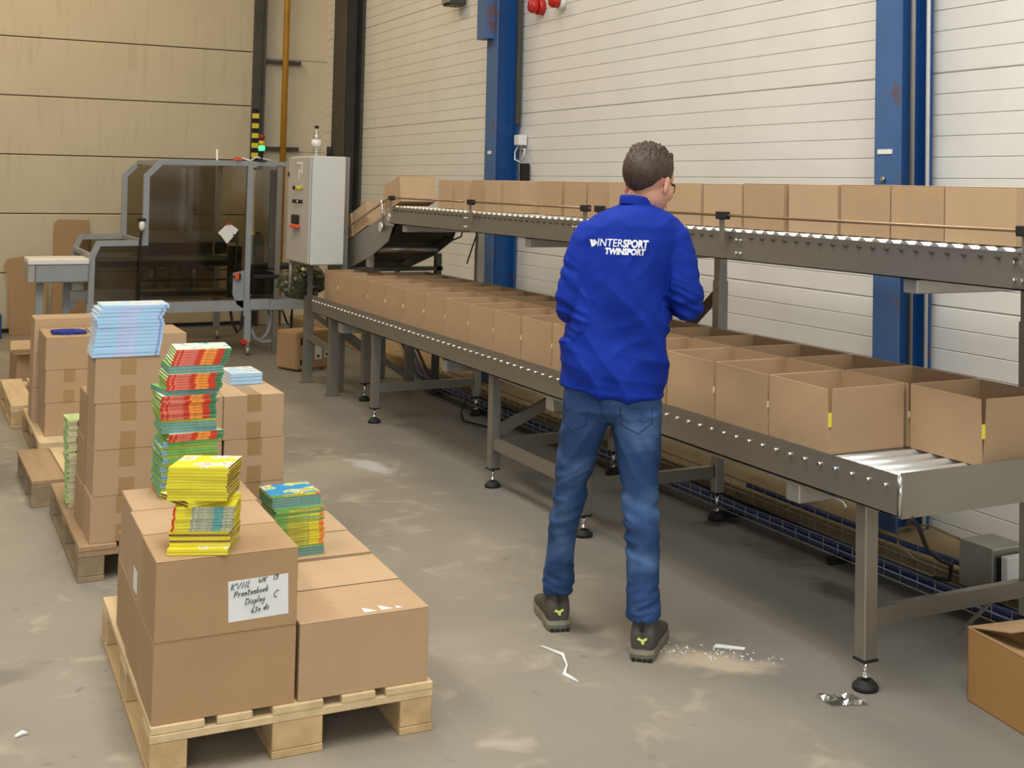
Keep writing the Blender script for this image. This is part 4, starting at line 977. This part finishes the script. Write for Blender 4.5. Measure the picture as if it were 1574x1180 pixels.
recentre(mark(mb.build('floor_crumbs', 'paper'), 'scatter of pale dried crumbs on the floor right of the man', 'crumbs', kind='stuff'))

# ================================================================ THE MAN
Rh = Vector((math.cos(YAW), -math.sin(YAW), 0)); Dh = Vector((math.sin(YAW), math.cos(YAW), 0)); Zh = Vector((0, 0, 1))
def mp(px, py, t): return Vector((0, 0, CAMH))+(fw+rt*((px-CXP)/FPX)-up*((py-CYP)/FPX))*t
KM = 4.57/FPX      # metres per reference pixel at the man's distance
def loft(mb, rings, n=28, cap=True):
    """rings: (centre, half width along Rh, half depth along Dh, squareness, lateral tilt)"""
    prev = None; first_ = None
    for c, a, b, p, tl in rings:
        vs = []
        for k in range(n):
            th = 2*math.pi*k/n; cx, sx = math.cos(th), math.sin(th)
            u = a*math.copysign(abs(cx)**(2/p), cx); w = b*math.copysign(abs(sx)**(2/p), sx)
            vs.append(mb.bm.verts.new(c+Rh*u+Dh*w+Zh*(tl*u)))
        if prev:
            for k in range(n): mb.face([prev[k], prev[(k+1) % n], vs[(k+1) % n], vs[k]])
        else: first_ = vs
        prev = vs
    if cap: mb.face(first_[::-1]); mb.face(prev)
def meshed(mb, name, m, voxel, parent, smooth=4, fold=None, cut=None):
    """voxel-union the pieces into one surface, relax it, add cloth folds"""
    bmesh.ops.recalc_face_normals(mb.bm, faces=mb.bm.faces)
    me = bpy.data.meshes.new(name); mb.bm.to_mesh(me); mb.bm.free()
    o = bpy.data.objects.new(name, me); C.objects.link(o)
    r_ = o.modifiers.new('r', 'REMESH'); r_.mode = 'VOXEL'; r_.voxel_size = voxel
    s_ = o.modifiers.new('s', 'SMOOTH'); s_.iterations = smooth; s_.factor = .6
    dg = bpy.context.evaluated_depsgraph_get(); dg.update()
    me2 = bpy.data.meshes.new_from_object(o.evaluated_get(dg)); me2.name = name
    bpy.data.objects.remove(o)
    o = bpy.data.objects.new(name, me2); C.objects.link(o)
    if fold:
        ns = [v.normal.copy() for v in me2.vertices]
        for v, n_ in zip(me2.vertices, ns): v.co = v.co+n_*fold(v.co, n_)
    if cut:
        bm = bmesh.new(); bm.from_mesh(me2)
        bmesh.ops.delete(bm, geom=[f for f in bm.faces if cut(f.calc_center_median())], context='FACES'); bm.to_mesh(me2); bm.free()
    me2.materials.clear(); me2.materials.append(MT[m])
    for p in me2.polygons: p.use_smooth = True
    if parent is not None:
        me2.transform(PW[parent.name].inverted()); o.parent = parent; PW[o.name] = PW[parent.name].copy()
    return o
MT['skin'] = mat('skin', srgb(214, 160, 134), .5, 0, .05, 12, .05, 90)
MT['sweater'] = mat('royal_blue_knit', srgb(6, 44, 148), .75, 0, .05, 18, .10, 220, spec=.25)
MT['print'] = mat('white_print', srgb(236, 238, 244), .6, 0, 0)
MT['denim'] = mat('blue_denim', srgb(44, 70, 112), .8, 0, .16, 7, .15, 200, spec=.2)
blend(MT['denim'], srgb(96, 128, 172), 5, .52, .72, 6, (1, 1, 1.6), 2, .6)
blend(MT['denim'], srgb(30, 48, 82), 5, .56, .8, 6, (1, 1, 2.2), 7, .5)
MT['stitch'] = mat('denim_seam', srgb(26, 40, 70), .8, 0, .1)
MT['hair'] = mat('dark_brown_hair', srgb(66, 50, 38), .55, 0, .3, 60, .5, 140, (1, 1, .3))
MT['shoe'] = mat('grey_shoe_leather', srgb(72, 68, 60), .7, 0, .12, 30, .15, 120)
MT['sole'] = mat('grey_rubber_sole', srgb(122, 118, 102), .7, 0, .08, 30)
MT['lime'] = mat('lime_print', srgb(222, 236, 120), .5, 0, 0)
MT['glove'] = mat('pale_grey_glove', srgb(160, 156, 140), .8, 0, .08, 40)
MT['lens'] = smoked('spectacle_lens', (.93, .95, .95, 1), .12)
mc0 = mp(948, 620, 4.57); base = Vector((mc0.x, mc0.y, 0))
man = thing('person', 'man in a royal blue sweatshirt and jeans standing at the conveyor, seen from behind', 'person', base)
# ---- sweater
T0 = 4.57
def rg(xl, xr, y, b, p=2.4, t=T0, tl=0.0, grow=0):
    c = mp((xl+xr)/2, y, t); return (c, (xr-xl)/2*t/FPX+grow, b+grow, p, tl)
TOR = [rg(966, 996, 309, .045, 2.1, 4.60), rg(954, 1008, 315, .070, 2.1, 4.59), rg(937, 1022, 321, .085, 2.2), rg(914, 1040, 332, .100, 2.4), rg(897, 1050, 347, .112, 2.6), rg(890, 1048, 367, .120, 2.6),
       rg(888, 1037, 400, .125, 2.5), rg(885, 1029, 440, .125, 2.4), rg(876, 1025, 480, .122, 2.4), rg(868, 1024, 520, .124, 2.4), rg(864, 1023, 555, .128, 2.4), rg(861, 1021, 585, .130, 2.4, T0, -.10), rg(862, 1019, 600, .130, 2.4, T0, -.13)]
LARM = [((917, 352), 4.56, .058), ((903, 372), 4.555, .064), ((893, 400), 4.55, .062), ((885, 432), 4.545, .058), ((879, 458), 4.545, .056), ((879, 472), 4.58, .053), ((886, 474), 4.68, .046), ((900, 470), 4.80, .041), ((918, 464), 4.92, .036)]
RARM = [((1022, 348), 4.56, .058), ((1036, 366), 4.555, .064), ((1044, 396), 4.55, .063), ((1049, 426), 4.545, .061), ((1053, 452), 4.545, .060), ((1056, 466), 4.575, .056), ((1052, 470), 4.68, .048), ((1044, 466), 4.80, .042), ((1036, 463), 4.88, .037)]
def arm(mb, A, grow=0, i0=0, i1=None):
    A = A[i0:i1]; mb.tube([mp(p[0], p[1], t) for p, t, r in A], [r+grow for p, t, r in A], 18)
    for (p, t, r) in A[1:-1]:
        pass
mb = MB(); loft(mb, TOR); arm(mb, LARM); arm(mb, RARM)
elbows = [mp(878, 476, 4.56), mp(1057, 474, 4.56)]
for e, r in zip((mp(876, 470, 4.55), mp(1058, 473, 4.55)), (.049, .048)): mb.lathe([(.001, -r*.9), (r*.6, -r*.75), (r*.95, -r*.3), (r, .1*r), (r*.8, r*.7), (.001, r)], e, 16)
lat = lambda p: (p-base).dot(Rh)
def ridge(v): return (1-abs(noise.noise(v))*2)
def swfold(p, n):
    u = lat(p); z = p.z; d = (p-base).dot(Dh)
    armw = max(0, min(1, (abs(u-.02)-.165)/.03)) if z > 1.08 else 0
    e = min((p-elbows[0]).length, (p-elbows[1]).length)
    # sleeve creases wrapping round the arm, strongest near the elbow
    s1 = ridge(Vector((u*5+3, d*7, z*30+u*14)))*.013*max(0, 1-e/.26) if armw > 0 or e < .12 else 0
    # long diagonal drapes over the back
    s2 = ridge(Vector((u*7+z*5.0, d*3, z*1.9-u*2.0+4)))*.016*(1-armw)*max(0, min(1, (1.42-z)/.25))
    s3 = ridge(Vector((u*2.2, d*2, z*17+u*4)))*.010*max(0, 1-abs(z-.985)/.12)*(1-armw)
    s4 = noise.noise(p*9)*.003+ridge(Vector((u*12-z*9, d*6, z*7+u*5+9)))*.004*(1-armw)
    hem = .004 if z < .905-(u*.10) else 0
    return s1+s2+s3+s4+hem-.002
sw = meshed(mb, 'sweatshirt', 'sweater', .006, man, 5, swfold)
# collar
mb = MB(); nn = 36
ctr = mp(980, 314, 4.595)
for i, (dz, rr) in enumerate(((-.012, 1.06), (.012, 1.04), (.020, 1.0), (.016, .94), (-.02, .93))):
    ring = []
    for k in range(nn):
        th = 2*math.pi*k/nn; a, b = .063*rr, .068*rr
        ring.append(mb.bm.verts.new(ctr+Rh*(a*math.cos(th))+Dh*(b*math.sin(th))+Zh*(dz+.012*-math.sin(th)-.010*math.cos(th))))
    if i:
        for k in range(nn): mb.face([pr_[k], pr_[(k+1) % nn], ring[(k+1) % nn], ring[k]])
    pr_ = ring
co = mb.build('collar', 'sweater', man)
for p in co.data.polygons: p.use_smooth = True
# printed logo on the back, laid onto the cloth
def bvh_of(o):
    M_ = PW[o.name]; return BVHTree.FromPolygons([M_ @ v.co for v in o.data.vertices], [list(p.vertices) for p in o.data.polygons])
bv = bvh_of(sw)
def project(mb, o_plane, off=.0022, bvh=None):
    for v in mb.bm.verts:
        h = (bvh or bv).ray_cast(v.co-Dh*.5, Dh)
        if h[0] is not None: v.co = h[0]-Dh*off
def textmb(txt, x, y, hpx, bold, shear=.22, wscale=1.0):
    c = bpy.data.curves.new('t', 'FONT'); c.body = txt; c.size = 1; c.shear = shear; c.offset = bold; c.resolution_u = 3
    o = bpy.data.objects.new('t', c); C.objects.link(o); dg = bpy.context.evaluated_depsgraph_get(); dg.update()
    me = bpy.data.meshes.new_from_object(o.evaluated_get(dg)); bpy.data.objects.remove(o)
    bm = bmesh.new(); bm.from_mesh(me); bmesh.ops.triangulate(bm, faces=bm.faces)
    bmesh.ops.subdivide_edges(bm, edges=bm.edges, cuts=1)
    return bm
def put_text(mb, txt, x0, x1, ybase, hcap, bold, shear=.22, slope=.035):
    bm = textmb(txt, 0, 0, 0, bold, shear)
    xs = [v.co.x for v in bm.verts]; ys = [v.co.y for v in bm.verts]; a, b = min(xs), max(xs); h = max(ys)
    vm = {}
    for v in bm.verts:
        u = x0+(v.co.x-a)/(b-a)*(x1-x0); w = ybase+(u-950)*slope-(v.co.y/h)*hcap
        vm[v] = mb.bm.verts.new(mp(u, w, 4.40))
    for f in bm.faces: mb.face([vm[v] for v in f.verts])
    bm.free()
mb = MB()
put_text(mb, 'INTER', 918, 957.5, 380, 11.5, .008, .15); put_text(mb, 'SPORT', 957.5, 998, 380.4, 12, .045, .15); put_text(mb, 'TWINSPORT', 930, 993.5, 391.8, 9.8, .055, .2)
for poly in ([(906, 369), (910, 369), (912, 374), (916, 371), (918, 374), (913, 379), (909, 381)], [(911, 369.5), (914.5, 369), (915, 372), (912.4, 373)]):
    mb.face([mb.bm.verts.new(mp(x, y, 4.40)) for x, y in poly])
project(mb, None)
lg_ = mb.build('back_print', 'print', man); mark(lg_, 'white lettering INTERSPORT TWINSPORT with a small mark on the back')
# ---- jeans
mb = MB()
loft(mb, [rg(870, 1012, 575, .105, 2.3), rg(864, 1018, 605, .116, 2.4), rg(862, 1019, 628, .120, 2.4), rg(872, 1006, 645, .085, 2.2)])
loft(mb, [rg(862, 946, 630, .110, 2.3, 4.58), rg(861, 934, 656, .108, 2.3, 4.58), rg(857, 920, 693, .098, 2.2, 4.60), rg(854, 906, 736, .086, 2.1, 4.62), rg(848, 896, 775, .077, 2.1, 4.64), rg(842, 889, 814, .070, 2.1, 4.66), rg(838, 885, 850, .068, 2.1, 4.68), rg(836, 882, 880, .064, 2.1, 4.70), rg(834, 882, 908, .062, 2.1, 4.715)])
loft(mb, [rg(936, 1019, 630, .110, 2.3, 4.56), rg(941, 1018, 660, .108, 2.3, 4.56), rg(948, 1015, 700, .097, 2.2, 4.55), rg(953, 1012, 736, .087, 2.1, 4.54), rg(957, 1012, 775, .078, 2.1, 4.52), rg(960, 1013, 814, .073, 2.1, 4.50), rg(962, 1014, 860, .070, 2.1, 4.48), rg(962, 1014, 910, .066, 2.1, 4.46), rg(961, 1014, 950, .063, 2.1, 4.44)])
def jfold(p, n):
    u = lat(p); z = p.z; d = (p-base).dot(Dh)
    side = 1 if u > 0 else -1
    kn = max(0, 1-abs(z-(.50 if side < 0 else .46))/.20); an = max(0, 1-abs(z-.14)/.14); th = max(0, 1-abs(z-.70)/.14)
    r1 = ridge(Vector((u*5+side*4, d*5, z*22+side*u*10)))
    r2 = ridge(Vector((u*9+8, d*6, z*34-side*u*12)))
    r3 = ridge(Vector((u*4, d*4, z*9+side*u*16+2)))
    return r1*.013*kn+r2*.0115*an+r3*.009*th+noise.noise(p*8)*.004-.004
je = meshed(mb, 'jeans', 'denim', .0065, man, 5, jfold)
bj = bvh_of(je)
mb = MB()
def seamline(pts, w=1.3):
    P = [Vector(p) for p in pts]; Q = []
    for a, b in zip(P, P[1:]):
        n_ = max(2, int((b-a).length/3)); Q += [a.lerp(b, i/n_) for i in range(n_)]
    Q.append(P[-1]); prev = None
    for i, q in enumerate(Q):
        d = (Q[min(i+1, len(Q)-1)]-Q[max(i-1, 0)]).normalized(); nn_ = Vector((-d.y, d.x))*w/2
        cur = [mb.bm.verts.new(mp(q.x+nn_.x, q.y+nn_.y, 4.40)), mb.bm.verts.new(mp(q.x-nn_.x, q.y-nn_.y, 4.40))]
        if prev: mb.face([prev[0], prev[1], cur[1], cur[0]])
        prev = cur
seamline([(953, 628), (955, 658), (981, 671), (1003, 657), (1004, 632)]); seamline([(866, 628), (864, 655), (877, 668), (898, 660), (905, 634)]); seamline([(921, 612), (922, 632), (932, 652)], 1.3)
seamline([(956, 650), (968, 654), (981, 650), (992, 654), (1002, 649)], .6)
project(mb, None, .0018, bj); mb.build('pocket_stitching', 'stitch', je)
# ---- shoes: built heel to toe in a local frame
def shoe(heel, rz, label):
    fr = Matrix.Translation(heel) @ Matrix.Rotation(rz, 4, 'Z') @ Matrix.Diagonal((1.15, 1, 1, 1))
    mb = MB()
    def ring(y, w, z0, z1, lean=0, n=20):
        vs = []
        for k in range(n):
            th = 2*math.pi*k/n; c_, s_ = math.cos(th), math.sin(th)
            vs.append(mb.bm.verts.new(fr @ Vector((w*math.copysign(abs(c_)**.75, c_), y+lean*max(0, s_), (z0+z1)/2+(z1-z0)/2*math.copysign(abs(s_)**.75, s_)))))
        return vs
    def skin_(R_):
        for a, b in zip(R_, R_[1:]):
            for k in range(len(a)): mb.face([a[k], a[(k+1) % len(a)], b[(k+1) % len(b)], b[k]])
        mb.face(R_[0][::-1]); mb.face(R_[-1])
    skin_([ring(.006, .030, .022, .085), ring(.02, .038, .022, .118), ring(.045, .041, .022, .128), ring(.10, .041, .022, .122), ring(.14, .043, .022, .098), ring(.20, .047, .022, .075), ring(.25, .045, .022, .062), ring(.285, .032, .022, .048)])
    # ankle collar
    pts = [fr @ Vector((0, .055, z)) for z in (.07, .11, .150, .165)]
    mb.tube(pts, [.045, .044, .043, .041], 18)
    up_ = meshed(mb, 'shoe', 'shoe', .004, man, 3)
    mark(up_, label)
    mb = MB(); out = [(-.036, .004), (-.041, .05), (-.038, .11), (-.048, .19), (-.044, .25), (-.026, .29), (0, .30), (.028, .288), (.047, .245), (.049, .19), (.040, .11), (.041, .05), (.036, .004), (.018, -.010), (-.018, -.010)]
    rings_ = []
    for z, g in ((0, .96), (.008, 1.0), (.026, 1.03), (.036, 1.0)):
        rings_.append([mb.bm.verts.new(fr @ Vector((x*g, .14+(y-.14)*g, z))) for x, y in out])
    for a, b in zip(rings_, rings_[1:]):
        for k in range(len(a)): mb.face([a[k], a[(k+1) % len(a)], b[(k+1) % len(b)], b[k]])
    mb.face(rings_[0][::-1]); mb.face(rings_[-1]); mb.build('sole', 'sole', up_)
    mb = MB()
    for q in range(4): mb.box(-.028+q*.0165, -.016+q*.0165, -.0125, -.004, .0, .012, fr)
    mb.build('tread', 'black', up_)
    b_ = bvh_of(up_)
    mb = MB()
    for poly in ([(-.016, .070), (-.010, .078), (.0, .071), (.014, .079), (.016, .072), (.006, .064), (.007, .055), (-.001, .055), (-.003, .064)],):
        vs = []
        for x, z in poly:
            o_ = fr @ Vector((x, -.2, z)); d_ = (fr.to_3x3() @ Vector((0, 1, 0))); h = b_.ray_cast(o_, d_); vs.append(mb.bm.verts.new((h[0] if h[0] is not None else fr @ Vector((x, 0, z)))-d_*.0018))
        mb.face(vs)
    mb.build('heel_mark', 'lime', up_)
    mb = MB(); mb.box(-.006, .006, -.004, .006, .10, .135, fr); mb.build('pull_tab', 'black', up_)
    return up_
fa = -YAW
hl = Vector((2.112, 4.225, 0))+Rh*.016; hr = Vector((2.262, 3.825, 0))-Rh*.012
shoe(hl, fa+R(13), 'grey work shoe on the left foot'); shoe(hr, fa-R(12), 'grey work shoe on the right foot')
# ---- body: head, neck, trunk, arms, legs and hands as one skin
hc = mp(997, 280, 4.60)
HY = -YAW-R(38)
HM = Matrix.Translation(hc) @ Matrix.Rotation(HY, 4, 'Z') @ Matrix.Rotation(R(-14), 4, 'X') @ Matrix.Diagonal((1.06, 1.04, 1.05, 1))
def ell(mb, c, r, M_=HM, sub=3, rot=None):
    for v in bmesh.ops.create_icosphere(mb.bm, subdivisions=sub, radius=1)['verts']:
        p = Vector((v.co.x*r[0], v.co.y*r[1], v.co.z*r[2]))
        if rot: p = rot @ p
        v.co = M_ @ (p+Vector(c))
mb = MB()
ell(mb, (0, -.012, .030), (.074, .094, .084)); ell(mb, (0, .020, -.030), (.067, .072, .076)); ell(mb, (0, .030, .030), (.068, .062, .058)); ell(mb, (.036, .050, -.024), (.032, .034, .036)); ell(mb, (-.036, .050, -.024), (.032, .034, .036)); ell(mb, (0, .052, -.078), (.036, .038, .030))
ell(mb, (0, .074, -.008), (.050, .020, .018)); ell(mb, (.032, .062, -.030), (.024, .022, .024)); ell(mb, (-.032, .062, -.030), (.024, .022, .024))
mb.tube([HM @ Vector(p) for p in ((0, .080, .006), (0, .104, -.022), (0, .110, -.034), (0, .090, -.044))], [.009, .013, .015, .010], 12)
ell(mb, (0, .086, -.060), (.024, .010, .006)); ell(mb, (0, .084, -.070), (.021, .010, .007))
for sx in (-1, 1):
    rot = Matrix.Rotation(R(20*sx), 3, 'Z') @ Matrix.Rotation(R(-12), 3, 'X')
    ell(mb, (.080*sx, -.002, -.012), (.009, .020, .034), rot=rot, sub=3); ell(mb, (.086*sx, -.010, .002), (.004, .013, .018), rot=rot, sub=2)
# neck and trunk (under the clothes)
nk0 = HM @ Vector((0, -.020, -.055)); mb.tube([nk0, nk0.lerp(mp(980, 312, 4.61), .5), mp(979, 312, 4.61), mp(977, 335, 4.59)], [.052, .051, .052, .056], 20)
loft(mb, [(c, a*.86, b*.84, p, 0) for c, a, b, p, tl in TOR[2:]]+[rg(882, 1000, 636, .080, 2.3)])
for A in (LARM, RARM): mb.tube([mp(p[0], p[1], t) for p, t, r in A], [r*.72 for p, t, r in A], 14)
for L_ in ([(905, 640, .060, 4.58), (881, 740, .045, 4.62), (864, 830, .040, 4.67), (859, 885, .034, 4.70)], [(978, 640, .060, 4.56), (983, 740, .046, 4.54), (987, 830, .045, 4.49), (988, 935, .036, 4.45)]):
    mb.tube([mp(x, y, t) for x, y, r, t in L_], [r for x, y, r, t in L_], 14)
# hands
def hand(w, aim, nrm, sgn):
    """w wrist, aim direction of the fingers, nrm palm normal, sgn side of the thumb"""
    y = aim.normalized(); z = (nrm-y*nrm.dot(y)).normalized(); x = y.cross(z)*sgn
    F = lambda a, b, c: w+x*a+y*b+z*c
    mb.tube([F(0, -.03, 0), F(0, .01, 0)], [.026, .025], 12)
    for a in (-.026, -.009, .009, .026): mb.tube([F(a*.6, .0, 0), F(a, .045, 0), F(a*1.05, .088, .002)], [.014, .0145, .012], 10)
    for a, l in ((-.030, .066), (-.0105, .078), (.0105, .072), (.030, .056)):
        q = [F(a, .085, .0), F(a*1.05, .085+l*.42, -.006), F(a*1.05, .085+l*.66, -.026), F(a*1.02, .085+l*.72, -.046)]
        mb.tube(q, [.0098, .0092, .0084, .0068], 10)
    mb.tube([F(-.020, .018, -.004), F(-.042, .045, -.014), F(-.050, .070, -.028), F(-.044, .092, -.040)], [.013, .0115, .0105, .008], 10)
hl_ = mp(918, 464, 4.92); hr_ = mp(1034, 464, 4.90)
hand(hl_, Rh*.55+Dh*.8-Zh*.12, Zh, -1); hand(hr_, -Rh*.55+Dh*.85-Zh*.05, Zh, 1)
bodyo = meshed(mb, 'body', 'skin', .0045, man, 2)
# a pale sheet held in both hands
# ---- hair
mb = MB(); bmesh.ops.create_icosphere(mb.bm, subdivisions=6, radius=1)
HMi = HM
rem = []
for v in mb.bm.verts:
    p = v.co.copy(); q = Vector((p.x*.080, p.y*.100-.014, p.z*.092+.034))
    top = max(0, min(1, (q.z-.045)/.06))
    tuft = noise.noise(Vector((p.x*9, p.y*9, p.z*5)))*.5+noise.noise(Vector((p.x*22, p.y*22, p.z*9)))*.3
    g = 1+(.030+.095*top)*(.5+tuft*1.9)*(.3+.9*top)+noise.noise(p*38)*.014+(.05*top if p.y > .3 else 0)
    if q.z < .01: g *= 1-.03*min(1, (.01-q.z)/.05)
    v.co = Vector((q.x*g, (q.y+.014)*g-.014, (q.z-.034)*g+.034))
def below(c):
    q = c; y = q.y
    if y < -.062: lim = -.050
    elif y < -.030: lim = -.050+(y+.062)/.032*.064
    elif y < .020: lim = .016
    elif y < .05: lim = .016+(y-.020)*1.5
    else: lim = .061+(y-.05)*.8
    return q.z < lim+noise.noise(q*70)*.006
bmesh.ops.delete(mb.bm, geom=[f for f in mb.bm.faces if below(f.calc_center_median())], context='FACES')
mb.bm.transform(HM)
ha = mb.build('hair', 'hair', man)
for p in ha.data.polygons: p.use_smooth = True
sf = ha.modifiers.new('thick', 'SOLIDIFY'); sf.thickness = .006; sf.offset = -1
# ---- spectacles
mb = MB()
for sx in (-1, 1):
    cx = .031*sx; prev = None
    pts = [HM @ Vector((cx+.025*math.copysign(abs(math.cos(t))**.7, math.cos(t)), .090-.010*abs(cx+.025*math.cos(t))/.06, -.006+.018*math.copysign(abs(math.sin(t))**.8, math.sin(t)))) for t in [k*math.pi/10 for k in range(20)]]
    mb.tube(pts, .0016, 6, closed=True)
    mb.tube([HM @ Vector((.056*sx, .079, .002)), HM @ Vector((.076*sx, .05, .003)), HM @ Vector((.080*sx, -.002, .003)), HM @ Vector((.080*sx, -.022, -.016))], .0018, 6)
mb.tube([HM @ Vector((-.007, .090, .0)), HM @ Vector((0, .094, .003)), HM @ Vector((.007, .090, .0))], .0016, 6)
gl = mb.build('spectacles', 'black', man)
mb = MB()
for sx in (-1, 1):
    cx = .031*sx; mb.face([mb.bm.verts.new(HM @ Vector((cx+.024*math.copysign(abs(math.cos(t))**.7, math.cos(t)), .0895-.010*abs(cx+.024*math.cos(t))/.06, -.006+.017*math.copysign(abs(math.sin(t))**.8, math.sin(t))))) for t in [k*math.pi/10 for k in range(20)]])
mb.build('lens', 'lens', gl)
MT['eye'] = mat('eye_white', srgb(236, 232, 226), .2, 0, 0)
for sx in (-1, 1):
    mb = MB(); ell(mb, (.031*sx, .074, -.008), (.0125, .0125, .0125)); e_ = mb.build('eye', 'eye', bodyo); mb = MB(); ell(mb, (.031*sx, .0835, -.010), (.0055, .0045, .0055), sub=2); mb.build('iris', 'black', e_)
    mb = MB(); mb.tube([HM @ Vector((.014*sx, .096, .012)), HM @ Vector((.032*sx, .094, .018)), HM @ Vector((.050*sx, .080, .012))], [.003, .0036, .002], 6); mb.build('eyebrow', 'hair', bodyo)
